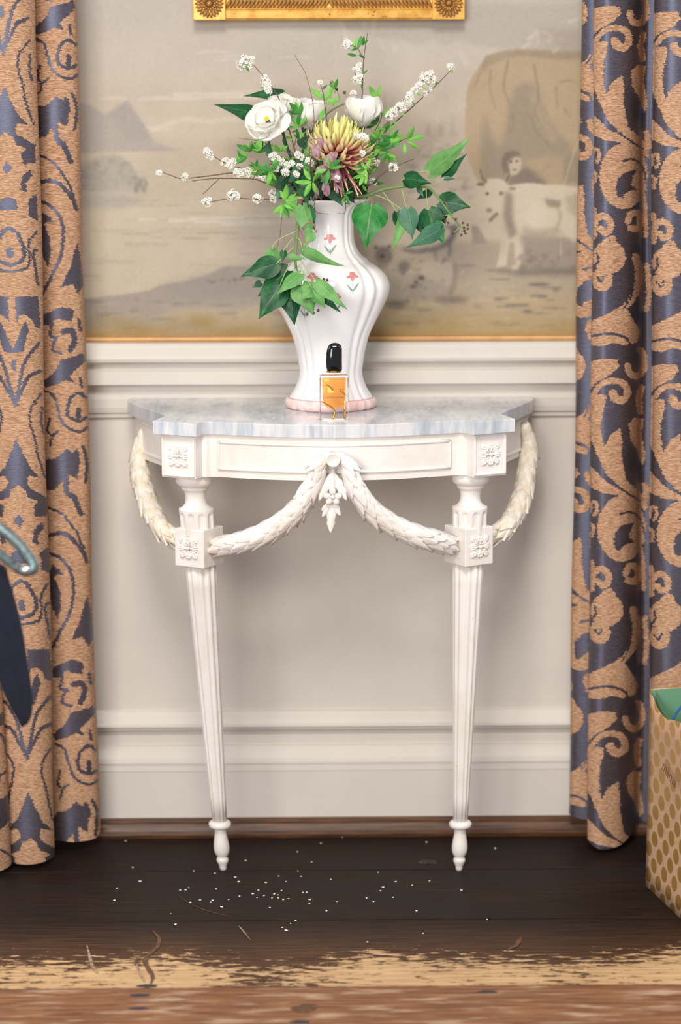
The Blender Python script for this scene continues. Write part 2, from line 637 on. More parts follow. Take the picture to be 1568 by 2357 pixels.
# chair rail
rail = [(0.002, 0.966), (-0.030, 0.966), (-0.034, 0.962)] + [(-0.036, 0.958), (-0.040, 0.952), (-0.045, 0.944), (-0.047, 0.938), (-0.045, 0.932), (-0.038, 0.928)] + \
       [(-0.028, 0.926), (-0.026, 0.920), (-0.027, 0.915), (-0.031, 0.9125), (-0.032, 0.888), (-0.030, 0.886), (0.002, 0.886)]
tag(extrude_x(rail, WX0, WX1, 'trim_1', M['wall_paint']), 'moulded cream chair rail across the wall', None, None, 'structure')
# gilt fillet under the wallpaper
tag(extrude_x([(0.001, 0.966), (-0.009, 0.966), (-0.011, 0.970), (-0.009, 0.975), (0.001, 0.976)], WX0, WX1, 'trim_2', M['gilt_fillet']), 'thin gilt fillet under the painted wallpaper', None, None, 'structure')
# dado: upper rail of the panel, moulding, lower rail
up = [(0.002, 0.887), (-0.010, 0.887), (-0.010, 0.868), (-0.012, 0.866), (-0.014, 0.858), (-0.014, 0.842), (-0.012, 0.832), (-0.008, 0.829), (-0.007, 0.822), (0.002, 0.818)]
tag(extrude_x(up, WX0, WX1, 'trim_3', M['wall_paint']), 'cream moulding along the top of the dado panel', None, None, 'structure')
lo = [(0.002, 0.246), (-0.006, 0.243), (-0.010, 0.236), (-0.013, 0.232), (-0.018, 0.222), (-0.022, 0.2195), (-0.0225, 0.2165), (-0.017, 0.2155), (-0.016, 0.209), (-0.011, 0.206), (-0.008, 0.199), (-0.006, 0.198),
      (-0.006, 0.176), (-0.002, 0.174), (0.002, 0.174)]
tag(extrude_x(lo, WX0, WX1, 'trim_4', M['wall_paint']), 'cream bolection moulding along the foot of the dado panel', None, None, 'structure')
bb = [(0.002, 0.176), (-0.012, 0.176), (-0.014, 0.170), (-0.018, 0.164), (-0.020, 0.160), (-0.024, 0.154), (-0.026, 0.146), (-0.026, 0.1435), (-0.0235, 0.1425), (-0.0235, 0.1412), (-0.027, 0.1400),
      (-0.028, 0.1295), (-0.0255, 0.1285), (-0.0255, 0.1270), (-0.028, 0.1258), (-0.028, 0.0), (0.002, 0.0)]
tag(extrude_x(bb, WX0, WX1, 'baseboard_back', M['wall_paint']), 'tall cream baseboard with beaded top', None, None, 'structure')
sk = [(-0.026, 0.036), (-0.034, 0.036), (-0.037, 0.033), (-0.0375, 0.029), (-0.040, 0.028)] + [(-0.040 - 0.010 * math.sin(a), 0.028 - 0.024 * (1 - math.cos(a))) for a in [0.3, 0.7, 1.1, 1.45]] + [(-0.048, 0.0), (-0.026, 0.0)]
tag(extrude_x(sk, WX0, WX1, 'trim_5', M['skirting']), 'dark stained wooden strip where baseboard meets floor', None, None, 'structure')

# floor: boards lie parallel to the wall
fl = empty('floor', (0, -1.0, 0), 'dark worn wooden floorboards running along the wall', None, None, 'structure')
MB().box(WX0, WX1, -5.0, 0.1, -0.06, -0.022).build('subfloor', M['gap'], fl)
seams = [0.06, -0.2495, -0.522, -0.8445, -1.14, -1.43, -1.72, -2.0, -2.3, -2.6]
for i in range(len(seams) - 1):
    y1, y0 = seams[i] - 0.0012, seams[i + 1] + 0.0012
    dz = [0, 0, -0.0005, 0.0004, 0.0, 0, 0, 0, 0][i]
    o = MB().box(WX0, WX1, y0, y1, -0.022, dz).build('floorboard', M['floor'], fl)
    bevel(o, 0.0018, 2)



def floor_mark(name, pts, w0, w1, mat):
    P = spline([tuple(atz(a, b_, 0.0))[:2] for a, b_ in pts], 24)
    V, F = [], []
    for i, p in enumerate(P):
        t = P[min(i + 1, 23)] - P[max(i - 1, 0)]
        t = t / (np.hypot(*t) + 1e-9)
        q = i / 23
        w_ = (w0 + (w1 - w0) * q) * (0.7 if w0 < 0.01 and 'nail' not in name else 1.0) * (math.sin(PI * min(1, max(0.02, q))) ** 0.5) * (0.8 + 0.4 * rng.random())
        V += [(p[0] - t[1] * w_, p[1] + t[0] * w_, 0.0007), (p[0] + t[1] * w_, p[1] - t[0] * w_, 0.0007)]
    for i in range(23): F.append((2 * i, 2 * i + 1, 2 * i + 3, 2 * i + 2))
    return mk(name, V, F, mat, fl)


mk_o = simple('bare_orange_wood', (104, 66, 38), 0.6, col2=(70, 48, 32), vscale=90)
mk_w = simple('pale_scratch', (170, 144, 116), 0.6, col2=(110, 86, 64), vscale=110)
mk_d = simple('nail_iron', (38, 42, 50), 0.5)
mk_k = simple('dark_knot', (24, 20, 18), 0.6, col2=(50, 42, 36), vscale=80)
floor_mark('gouge', [(352, 2143), (366, 2160), (362, 2180), (342, 2198), (334, 2215), (345, 2235), (352, 2250), (346, 2268)], 0.007, 0.006, mk_o)
floor_mark('gouge', [(1200, 2158), (1188, 2176), (1165, 2190)], 0.009, 0.004, mk_o)
floor_mark('scratch', [(200, 2176), (206, 2200), (214, 2226), (226, 2242)], 0.003, 0.005, mk_w)
floor_mark('scratch', [(314, 2218), (322, 2240), (334, 2262)], 0.003, 0.003, mk_w)
floor_mark('scratch', [(410, 2062), (440, 2082), (480, 2098), (540, 2113)], 0.0012, 0.002, mk_o)
floor_mark('scratch', [(550, 2132), (562, 2146), (576, 2164)], 0.003, 0.002, mk_w)
floor_mark('knot', [(964, 1988), (985, 1985), (1006, 1989)], 0.016, 0.012, mk_k)
floor_mark('knot', [(680, 2330), (700, 2322), (730, 2314)], 0.022, 0.014, mk_o)
for a, b_ in ((322, 2292), (320, 2322), (1122, 2284), (690, 2353), (338, 2270), (1062, 2048), (1196, 2031)):
    floor_mark('nail_head', [(a - (24 if b_ > 2260 else 7), b_), (a, b_ - 0.5), (a + (24 if b_ > 2260 else 7), b_)], 0.006 if b_ > 2260 else 0.002, 0.006 if b_ > 2260 else 0.002, mk_d)

# ------------------------------------------------------------------ painted wallpaper (flat print, colours per vertex)


def inpoly(x, y, poly):
    P = np.asarray(poly, float)
    r = np.zeros(x.shape, bool)
    bx = (x >= P[:, 0].min()) & (x <= P[:, 0].max()) & (y >= P[:, 1].min()) & (y <= P[:, 1].max())
    if not bx.any(): return r
    xs, ys = x[bx], y[bx]
    c = np.zeros(xs.shape, bool)
    j = len(P) - 1
    for i in range(len(P)):
        xi, yi, xj, yj = P[i, 0], P[i, 1], P[j, 0], P[j, 1]
        if yi != yj:
            c ^= ((yi > ys) != (yj > ys)) & (xs < (xj - xi) * (ys - yi) / (yj - yi) + xi)
        j = i
    r[bx] = c
    return r


def instroke(x, y, path, wd, n=28, w1=None):
    P = spline([(p[0], p[1]) for p in path], n) if len(path) > 2 else np.asarray(path, float)
    r = np.zeros(x.shape, bool)
    mw = max(wd, w1 or wd)
    bx = (x >= P[:, 0].min() - mw) & (x <= P[:, 0].max() + mw) & (y >= P[:, 1].min() - mw) & (y <= P[:, 1].max() + mw)
    if not bx.any(): return r
    xs, ys = x[bx], y[bx]
    d = np.full(xs.shape, 1e9)
    for i in range(len(P) - 1):
        a, b = P[i], P[i + 1]
        ab = b - a
        t = np.clip(((xs - a[0]) * ab[0] + (ys - a[1]) * ab[1]) / (ab @ ab + 1e-9), 0, 1)
        dd = np.hypot(xs - a[0] - t * ab[0], ys - a[1] - t * ab[1])
        if w1 is not None:
            s = (i + t) / (len(P) - 1)
            dd = dd / (wd + (w1 - wd) * s) * wd
        d = np.minimum(d, dd)
    r[bx] = d < wd / 2
    return r


def blur(a, s):
    if s <= 0: return a
    k = int(3 * s) + 1
    g = np.exp(-0.5 * (np.arange(-k, k + 1) / s) ** 2)
    g /= g.sum()
    p = np.pad(a, ((k, k), (0, 0)), 'edge')
    a = sum(g[i] * p[i:i + a.shape[0]] for i in range(2 * k + 1))
    p = np.pad(a, ((0, 0), (k, k)), 'edge')
    return sum(g[i] * p[:, i:i + a.shape[1]] for i in range(2 * k + 1))


def vnoise(shape, sx, sy):
    n = nrng.random((int(shape[0] / sy) + 3, int(shape[1] / sx) + 3))
    yy = np.arange(shape[0]) / sy
    xx = np.arange(shape[1]) / sx
    iy, ix = yy.astype(int), xx.astype(int)
    fy = (yy - iy)[:, None]; fx = (xx - ix)[None, :]
    fy = fy * fy * (3 - 2 * fy); fx = fx * fx * (3 - 2 * fx)
    a = n[np.ix_(iy, ix)]; b = n[np.ix_(iy, ix + 1)]; c = n[np.ix_(iy + 1, ix)]; d = n[np.ix_(iy + 1, ix + 1)]
    return (a * (1 - fx) + b * fx) * (1 - fy) + (c * (1 - fx) + d * fx) * fy


def make_mural():
    st = 2.0
    xs = np.arange(60, 1461, st)
    ys = np.arange(-240, 780.1, st)
    Xg, Yg = np.meshgrid(xs, ys)
    sh = Xg.shape
    C = np.zeros(sh + (3,))
    fb = lambda s: 0.5 * vnoise(sh, s, s) + 0.3 * vnoise(sh, s / 2, s / 2) + 0.2 * vnoise(sh, s / 4, s / 4)
    n1, n2 = fb(60), fb(24)
    top, mid, low = np.array((206, 195, 182)), np.array((216, 200, 177)), np.array((211, 194, 171))
    t = np.clip(Yg / 330, 0, 1)[..., None]
    C[:] = top * (1 - t) + mid * t
    t = np.clip((Yg - 330) / 300, 0, 1)[..., None]
    C[:] = C * (1 - t) + low * t
    C += (n1[..., None] - 0.5) * 9

    def put(mask, col, s=1.5, op=1.0, rough=0.0):
        a = blur(mask.astype(float), s * 0.82 if s < 5 else s)
        op = min(1.0, op * 1.15)
        if rough > 0: a = a * np.clip(1 + rough * (n2 - 0.5) * 3, 0, 1.3)
        a = np.clip(a * op, 0, 1)[..., None]
        C[:] = C * (1 - a) + np.array(col, float) * a

    P = lambda pts: inpoly(Xg, Yg, pts)
    S = lambda pts, w, w1=None: instroke(Xg, Yg, pts, w, 28, w1)
    El = lambda cx, cy, rx, ry: ((Xg - cx) / rx) ** 2 + ((Yg - cy) / ry) ** 2 < 1
    # haze over the far shore, sky wisps
    put(P([(330, 332), (700, 326), (1090, 318), (1090, 470), (330, 470)]), (206, 188, 166), 8, 0.7)
    put(P([(760, 20), (1100, 10), (1340, 10), (1340, 140), (1190, 118), (1090, 105), (1060, 92), (1030, 104), (1000, 92), (960, 106), (930, 92), (880, 88), (800, 70)]), (194, 182, 168), 3, 0.55)
    for (x0, x1, y, wd) in [(455, 530, 120, 4), (500, 580, 130, 3), (495, 560, 140, 3), (230, 292, 227, 4), (318, 420, 228, 5), (400, 560, 218, 6), (420, 600, 226, 6), (520, 620, 212, 4), (300, 400, 297, 4), (640, 720, 132, 3)]:
        put(S([(x0, y + 1), ((x0 + x1) / 2, y - 2), (x1, y)], wd), (226, 213, 196), 1.6, 0.75)
    put(S([(352, 300), (395, 283), (430, 274), (480, 280), (520, 274), (580, 282)], 9), (226, 211, 190), 2, 0.7)
    for pts in [[(780, 45), (790, 62), (800, 92)], [(842, 40), (838, 60)], [(862, 38), (860, 62)], [(872, 90), (885, 112)], [(1058, 120), (1075, 150)], [(905, 105), (912, 118)]]:
        put(S(pts, 7), (220, 208, 192), 2, 0.6)
    # mountains and wooded shore at left
    put(P([(60, 232), (180, 237), (205, 241), (228, 254), (243, 263), (262, 249), (292, 231), (306, 250), (330, 285), (352, 322), (380, 336), (420, 346), (60, 350)]), (193, 181, 169), 1.6, 0.85)
    put(P([(250, 265), (292, 231), (306, 250), (330, 285), (352, 322), (300, 330)]), (184, 172, 160), 3, 0.5)
    put(S([(180, 352), (380, 344)], 3), (186, 170, 150), 1.5, 0.6)
    put(P([(185, 385), (230, 360), (262, 354), (290, 366), (312, 395), (330, 412), (338, 440), (60, 442), (60, 380)]), (188, 178, 162), 3, 0.85, 0.5)
    put(P([(185, 445), (338, 444), (330, 470), (260, 482), (60, 480)]), (194, 183, 167), 4, 0.7, 0.6)
    for k in range(60):
        x, y = rng.uniform(185, 335), rng.uniform(372, 440)
        if x > 300 and y < 400: continue
        put(El(x, y, rng.uniform(4, 9), rng.uniform(3, 6)), rng.choice([(172, 164, 148), (198, 186, 168)]), 1.2, 0.35)
    for k in range(14):
        put(El(rng.uniform(310, 338), rng.uniform(405, 440), 4, 7), (160, 152, 136), 1.4, 0.4)
    # water
    for k in range(46):
        x = rng.uniform(180, 640); y = rng.uniform(450, 660)
        l = rng.uniform(30, 120)
        put(S([(x, y), (x + l / 2, y + rng.uniform(-1.5, 1.5)), (x + l, y)], rng.uniform(2, 4)), (178, 163, 142), 1.3, rng.uniform(0.2, 0.5))
    for (x0, x1, y) in [(320, 358, 506), (390, 450, 508), (440, 560, 503), (450, 690, 511), (510, 640, 516), (560, 690, 497)]:
        put(S([(x0, y), (x1, y - 1)], 5), (226, 214, 199), 1.4, 0.75)
    put(P([(520, 500), (700, 480), (760, 640), (560, 620)]), (190, 178, 166), 14, 0.45)
    # dark bank across the foreground
    put(P([(60, 690), (195, 687), (280, 679), (345, 668), (372, 655), (420, 648), (470, 636), (520, 614), (560, 612), (600, 618), (640, 596), (700, 600), (880, 640), (920, 700), (920, 790), (60, 790)]), (180, 167, 152), 1.8, 0.9, 0.15)
    put(P([(372, 658), (520, 618), (560, 614), (640, 600), (700, 604), (880, 645), (880, 700), (560, 690), (400, 690)]), (170, 158, 147), 6, 0.55)
    put(P([(365, 728), (400, 712), (470, 708), (560, 712), (600, 700), (640, 720), (620, 760), (420, 744)]), (200, 180, 150), 3, 0.6, 0.3)
    for k in range(40):
        x, y = rng.uniform(200, 900), rng.uniform(690, 760)
        put(El(x, y, rng.uniform(8, 34), rng.uniform(2, 4)), rng.choice([(156, 144, 132), (196, 178, 150), (150, 140, 128)]), 1.5, 0.45)
    for k in range(26):
        x = rng.uniform(480, 640)
        put(El(x, 650 - (x - 480) * 0.12 + rng.uniform(-4, 4), 5, 3), (140, 132, 124), 1.3, 0.4)
    # right: wooded distance, rock, ground
    put(P([(870, 300), (905, 285), (950, 262), (1000, 280), (1050, 262), (1085, 270), (1085, 470), (870, 470)]), (200, 184, 164), 5, 0.6, 0.6)
    for (x, y, h) in [(885, 200, 60), (1043, 262, 50), (1015, 275, 40), (985, 280, 34)]:
        put(P([(x, y), (x + 8, y + h), (x - 8, y + h)]), (188, 173, 153), 2, 0.6)
    for k in range(70):
        put(El(rng.uniform(940, 1085), rng.uniform(330, 460), rng.uniform(4, 12), rng.uniform(3, 6)), rng.choice([(182, 170, 152), (214, 198, 176), (172, 161, 147)]), 1.5, 0.4)
    put(P([(1074, 350), (1070, 300), (1072, 250), (1076, 205), (1088, 175), (1106, 150), (1122, 128), (1160, 118), (1195, 112), (1235, 118), (1300, 116), (1460, 110), (1460, 430), (1110, 430), (1090, 400)]), (196, 174, 143), 1.6, 0.92, 0.12)
    put(P([(1106, 152), (1122, 128), (1160, 117), (1235, 114), (1300, 118), (1460, 108), (1460, 135), (1300, 138), (1240, 134), (1200, 128), (1160, 138), (1128, 150), (1110, 168)]), (176, 158, 134), 2, 0.75, 0.3)
    put(P([(1185, 200), (1208, 188), (1232, 196), (1248, 230), (1262, 270), (1290, 310), (1316, 330), (1316, 420), (1110, 420), (1105, 340), (1108, 300), (1118, 260), (1136, 320), (1150, 345), (1166, 290), (1172, 240)]), (176, 159, 138), 4, 0.85)
    put(P([(1215, 215), (1235, 210), (1250, 260), (1285, 320), (1270, 330), (1235, 280)]), (192, 172, 142), 3, 0.6)
    for pts in [[(1130, 160), (1128, 200), (1140, 250)], [(1170, 140), (1160, 200), (1176, 250), (1170, 300)], [(1230, 150), (1240, 220), (1232, 260), (1260, 310)], [(1290, 190), (1310, 185), (1330, 192)], [(1105, 170), (1092, 200)], [(1280, 200), (1284, 250)], [(1180, 260), (1182, 290), (1168, 310)], [(1225, 265), (1232, 300), (1262, 330), (1280, 350)], [(1300, 250), (1312, 270)]]:
        put(S(pts, 5, 2), (158, 144, 124), 1.4, 0.55)
    for pts in [[(1216, 90), (1230, 80), (1238, 72), (1240, 100)], [(1250, 75), (1270, 82), (1262, 100)], [(1290, 88), (1296, 100), (1272, 122)], [(1205, 110), (1222, 98)], [(1310, 50), (1338, 40)]]:
        put(S(pts, 8, 4), (220, 206, 186), 1.5, 0.7)
    put(P([(1240, 66), (1300, 70), (1330, 66), (1460, 60), (1460, 116), (1300, 118), (1250, 110)]), (186, 172, 152), 4, 0.5, 0.6)
    # ground at right
    put(P([(860, 566), (1000, 560), (1110, 556), (1460, 552), (1460, 790), (860, 790)]), (192, 175, 152), 3, 0.85, 0.15)
    put(P([(880, 690), (1100, 690), (1460, 660), (1460, 790), (880, 790)]), (196, 174, 140), 9, 0.7)
    put(P([(1000, 566), (1180, 560), (1180, 620), (1040, 640)]), (182, 166, 148), 5, 0.6)
    for k in range(90):
        x, y = rng.uniform(880, 1340), rng.uniform(610, 765)
        put(El(x, y, rng.uniform(6, 30), rng.uniform(1.5, 3.5)), rng.choice([(150, 138, 122), (170, 154, 132), (208, 188, 152), (206, 188, 158)]), 1.2, 0.45)
    for (x, y, rx) in [(1190, 702, 30), (1215, 717, 12), (1240, 655, 26), (1155, 688, 18), (930, 745, 30), (1280, 668, 8), (1240, 682, 22)]:
        put(El(x, y, rx, 4), (140, 130, 116), 1.5, 0.7)
    put(El(1200, 690, 46, 8), (208, 186, 148), 2.5, 0.6)
    put(P([(1085, 518), (1100, 520), (1122, 560), (1088, 562)]), (174, 160, 144), 1.6, 0.8)
    # herdsman behind the cow
    put(P([(1196, 392), (1215, 384), (1240, 392), (1262, 420), (1262, 430), (1170, 430), (1178, 405)]), (150, 136, 122), 2, 0.8, 0.3)
    put(El(1181, 378, 20, 26), (206, 188, 166), 1.6, 0.9)
    put(P([(1156, 366), (1162, 352), (1178, 346), (1196, 350), (1200, 362), (1186, 360), (1172, 370), (1172, 396), (1162, 402), (1156, 385)]), (150, 134, 116), 1.5, 0.85)
    put(El(1176, 372, 3.5, 2.5), (120, 108, 96), 0.9, 0.8); put(El(1190, 371, 3, 2.2), (120, 108, 96), 0.9, 0.8)
    put(S([(1180, 390), (1188, 391)], 3), (140, 122, 108), 0.9, 0.7)
    put(S([(1238, 405), (1272, 374)], 5), (150, 136, 118), 1.2, 0.7)
    put(P([(1202, 370), (1250, 362), (1300, 360), (1330, 380), (1330, 420), (1260, 425)]), (196, 174, 140), 3, 0.6)
    put(P([(1296, 372), (1312, 352), (1330, 350), (1340, 420), (1300, 424)]), (168, 152, 132), 2.5, 0.6, 0.4)
    put(S([(1300, 424), (1312, 380), (1332, 320)], 3), (206, 190, 166), 1, 0.7)
    # cow
    cow = (218, 201, 178)
    put(P([(1116, 428), (1124, 412), (1142, 410), (1160, 414), (1170, 428), (1190, 424), (1215, 420), (1250, 424), (1300, 426), (1328, 436), (1335, 460), (1335, 530), (1322, 570), (1310, 548), (1280, 540), (1240, 540), (1216, 536), (1205, 580), (1196, 628), (1176, 630), (1186, 590), (1184, 556),
           (1172, 560), (1166, 612), (1142, 618), (1154, 570), (1150, 520), (1140, 485), (1130, 492), (1116, 484), (1120, 455)]), cow, 1.4, 0.95)
    put(P([(1164, 440), (1182, 446), (1180, 500), (1192, 540), (1172, 552), (1158, 500)]), (168, 152, 136), 3, 0.75, 0.3)
    put(P([(1196, 540), (1300, 545), (1330, 560), (1322, 640), (1190, 636), (1206, 580)]), (172, 158, 142), 3, 0.75)
    put(P([(1252, 456), (1292, 462), (1290, 476), (1262, 478)]), (160, 146, 128), 2, 0.7)
    put(El(1232, 500, 26, 30), (226, 210, 188), 5, 0.6)
    put(P([(1200, 520), (1240, 530), (1280, 522), (1300, 536), (1250, 548), (1206, 545)]), (184, 168, 148), 3, 0.6)
    put(S([(1282, 470), (1290, 500), (1280, 530)], 5), (170, 154, 136), 2, 0.6)
    put(S([(1290, 545), (1292, 600)], 3), (206, 190, 168), 1, 0.6)
    put(P([(1140, 488), (1150, 520), (1154, 570), (1150, 600), (1166, 580), (1162, 520)]), (196, 178, 156), 3, 0.5)
    put(P([(1300, 450), (1335, 446), (1335, 500), (1310, 490)]), (190, 172, 148), 3, 0.6)
    put(S([(1118, 418), (1110, 408), (1106, 390)], 5, 3), (138, 124, 108), 1, 0.8)
    put(S([(1166, 416), (1172, 404), (1170, 388)], 5, 3), (138, 124, 108), 1, 0.8)
    put(El(1106, 424, 9, 4), (128, 116, 102), 1.2, 0.8)
    put(El(1180, 434, 9, 4), (150, 134, 116), 1.2, 0.7)
    put(El(1122, 446, 4, 3), (110, 98, 86), 1, 0.8); put(El(1154, 445, 6, 4), (130, 116, 102), 1.2, 0.7)
    put(El(1126, 484, 8, 5), (168, 148, 130), 1.4, 0.8)
    put(S([(1128, 508), (1144, 492)], 6), (140, 126, 110), 1.3, 0.7)
    put(P([(1140, 618), (1200, 622), (1335, 616), (1335, 632), (1200, 632), (1150, 626)]), (148, 136, 120), 2.5, 0.75)
    for k in range(26):
        put(El(rng.uniform(1180, 1330), rng.uniform(575, 622), rng.uniform(3, 9), rng.uniform(3, 8)), (148, 136, 120), 1.5, 0.35)
    # sheep and goat lying at the foot of the picture
    put(El(1008, 640, 44, 42), (200, 184, 162), 2, 0.95)
    put(El(912, 650, 40, 44), (196, 181, 160), 2, 0.9)
    put(El(990, 668, 50, 22), (188, 172, 152), 3, 0.7)
    put(El(884, 588, 20, 20), (146, 134, 122), 2, 0.85, 0.3)
    put(P([(862, 572), (866, 564), (872, 574)]), (120, 110, 100), 1.2, 0.8); put(P([(892, 566), (900, 562), (900, 574)]), (120, 110, 100), 1.2, 0.8)
    put(El(880, 590, 5, 5), (108, 100, 92), 1.5, 0.8)
    put(El(930, 614, 14, 16), (140, 130, 118), 3, 0.75, 0.4)
    put(El(966, 646, 16, 17), (176, 162, 144), 2, 0.8); put(El(970, 640, 7, 6), (118, 108, 98), 1.5, 0.75); put(El(958, 650, 6, 4), (126, 116, 104), 1.4, 0.7)
    put(El(950, 660, 5, 4), (110, 102, 92), 1.5, 0.7)
    put(S([(1048, 610), (1046, 650), (1036, 676)], 6), (140, 128, 114), 2.5, 0.7)
    put(El(1040, 690, 40, 7), (146, 132, 116), 3, 0.7); put(El(912, 700, 26, 8), (140, 130, 118), 3, 0.7)
    for pts, wv in [([(1046, 525), (1040, 548), (1018, 566), (990, 576)], 16), ([(1036, 556), (1034, 584), (1018, 604)], 8), ([(1000, 570), (1004, 596)], 7), ([(985, 574), (960, 580), (930, 574)], 10), ([(1028, 520), (1054, 530)], 8)]:
        put(S(pts, wv, wv * 0.6), (138, 130, 124), 2, 0.8, 0.3)
    for k in range(30):
        put(El(rng.uniform(880, 1050), rng.uniform(590, 700), rng.uniform(2, 6), rng.uniform(2, 5)), rng.choice([(150, 138, 124), (212, 196, 172), (128, 120, 110)]), 1.3, 0.4)
    # foxed golden stain along the bottom edge
    put(Yg > 742 + 10 * (n1 - 0.5) * 4, (188, 160, 112), 7, 0.55, 0.4)
    put(Yg > 764, (190, 152, 100), 3, 0.5)
    for k in range(22):
        put(El(rng.uniform(185, 1330), rng.uniform(735, 768), rng.uniform(15, 45), rng.uniform(5, 11)), (166, 138, 84), 5, 0.35)
    C[:] += ((vnoise(sh, 3, 3) - 0.5) * 5)[..., None]
    mean_ = np.array((205, 189, 167.0))
    C[:] = (mean_ + (C - mean_) * 1.20) * 0.885
    C[:] = np.clip(C, 0, 255)
    # mesh on the wall plane
    Pw = np.empty(sh + (3,))
    o = np.array(CAMP)
    fw, r, u = np.array(_fw), np.array(_r), np.array(_u)
    d = fw + r * ((Xg - IW / 2) / FPX)[..., None] + u * ((IH / 2 - Yg) / FPX)[..., None]
    Pw = o + d * ((-0.003 - o[1]) / d[..., 1])[..., None]
    Pw[-1, :, 2] = 0.974
    h, wd_ = sh
    idx = np.arange(h * wd_).reshape(h, wd_)
    F = np.stack([idx[1:, :-1], idx[1:, 1:], idx[:-1, 1:], idx[:-1, :-1]], -1).reshape(-1, 4)
    me = grid_mesh('scenic_wallpaper', Pw.reshape(-1, 3), F, M['mural'])
    lin = C.reshape(-1, 3) / 255.0
    lin = np.where(lin <= 0.04045, lin / 12.92, ((lin + 0.055) / 1.055) ** 2.4)
    a = me.attributes.new('paint', 'FLOAT_COLOR', 'POINT')
    a.data.foreach_set('color', np.hstack([lin, np.ones((len(lin), 1))]).astype(np.float32).ravel())
    o_ = link('scenic_wallpaper', me, wall)
    o_['label'] = 'faded hand-painted landscape with a white cow, herdsman, sheep and lake'
    return o_


def grid_mesh(name, V, F, mat, smooth=False):
    me = bpy.data.meshes.new(name)
    F = np.asarray(F, np.int32)
    me.vertices.add(len(V))
    me.vertices.foreach_set('co', np.asarray(V, np.float32).ravel())
    me.loops.add(F.size)
    me.loops.foreach_set('vertex_index', F.ravel())
    me.polygons.add(len(F))
    me.polygons.foreach_set('loop_start', np.arange(0, F.size, 4, dtype=np.int32))
    try:
        me.polygons.foreach_set('loop_total', np.full(len(F), 4, np.int32))
    except Exception:
        pass
    me.materials.append(mat)
    if smooth: me.polygons.foreach_set('use_smooth', np.ones(len(F), bool))
    me.update(calc_edges=True)
    me.validate()
    return me


make_mural()

# ================================================================== CURTAINS
PER = 812.0


def zl(sx, oy):          # zoom-picture coordinates -> pixel coordinates
    return lambda pts: [(p[0] / sx, oy + p[1] / sx) for p in pts]


def mask_left_scroll(x, y):
    """second fold of the left curtain; x,y in photo pixels. Tan = True"""
    y0 = 86.0
    yy = (y - y0) % PER + y0
    xx = x - 0.029 * (y - yy)
    g = np.zeros(x.shape, bool)
    Z = zl(3.367, 0)
    polys = [[(285, 825), (350, 820), (400, 780), (440, 740), (480, 780), (520, 740), (545, 830), (520, 980), (450, 940), (410, 990), (350, 1060), (295, 1070), (250, 1000), (250, 860)],
             [(315, 1640), (380, 1680), (420, 1720), (360, 1720), (340, 1740), (390, 1850), (395, 1950), (370, 2070), (320, 1960), (300, 1800)],
             [(600, 1880), (625, 2000), (650, 2200), (610, 2280), (560, 2200), (470, 2230), (540, 2080), (570, 1960)],
             [(330, 2437), (480, 2377), (570, 2400), (560, 2490), (480, 2480), (440, 2460), (380, 2520), (330, 2520)],
             [(470, 2787), (600, 2757), (645, 2727), (665, 2797), (600, 2857), (540, 2917), (580, 2967), (500, 2947), (450, 2977), (345, 3007), (330, 2957), (430, 2877)]]
    for p in polys: g |= inpoly(xx, yy, Z(p))
    strokes = [([(270, 295), (340, 340), (370, 430), (400, 530), (460, 590), (540, 610), (600, 580)], 22), ([(445, 430), (470, 350), (530, 312), (585, 345)], 26), ([(440, 430), (455, 495), (530, 528), (590, 505)], 26),
               ([(530, 440), (530, 495)], 40), ([(305, 510), (290, 600), (320, 650), (310, 720)], 20), ([(320, 650), (370, 610)], 20), ([(565, 730), (595, 850), (582, 1000)], 26),
               ([(430, 960), (440, 1080), (500, 1130), (545, 1250)], 42), ([(300, 1200), (400, 1250), (480, 1340), (545, 1450), (585, 1580)], 20), ([(305, 1415), (400, 1400), (480, 1440), (560, 1540), (595, 1620)], 32),
               ([(310, 1555), (400, 1600), (470, 1700), (490, 1800), (480, 1950), (430, 2080), (370, 2200), (325, 2285)], 26), ([(490, 2570), (560, 2565), (575, 2645), (545, 2710)], 46),
               ([(405, 2507), (390, 2597), (440, 2617)], 24), ([(430, 2617), (405, 2707), (470, 2737)], 24), ([(610, 2480), (625, 2560)], 26), ([(350, 3080), (400, 3060), (440, 3100), (420, 3150), (370, 3160)], 18), ([(620, 2930), (628, 3000)], 22)]
    for p, w_ in strokes: g |= instroke(xx, yy, Z(p), w_ / 3.367)
    return ~g


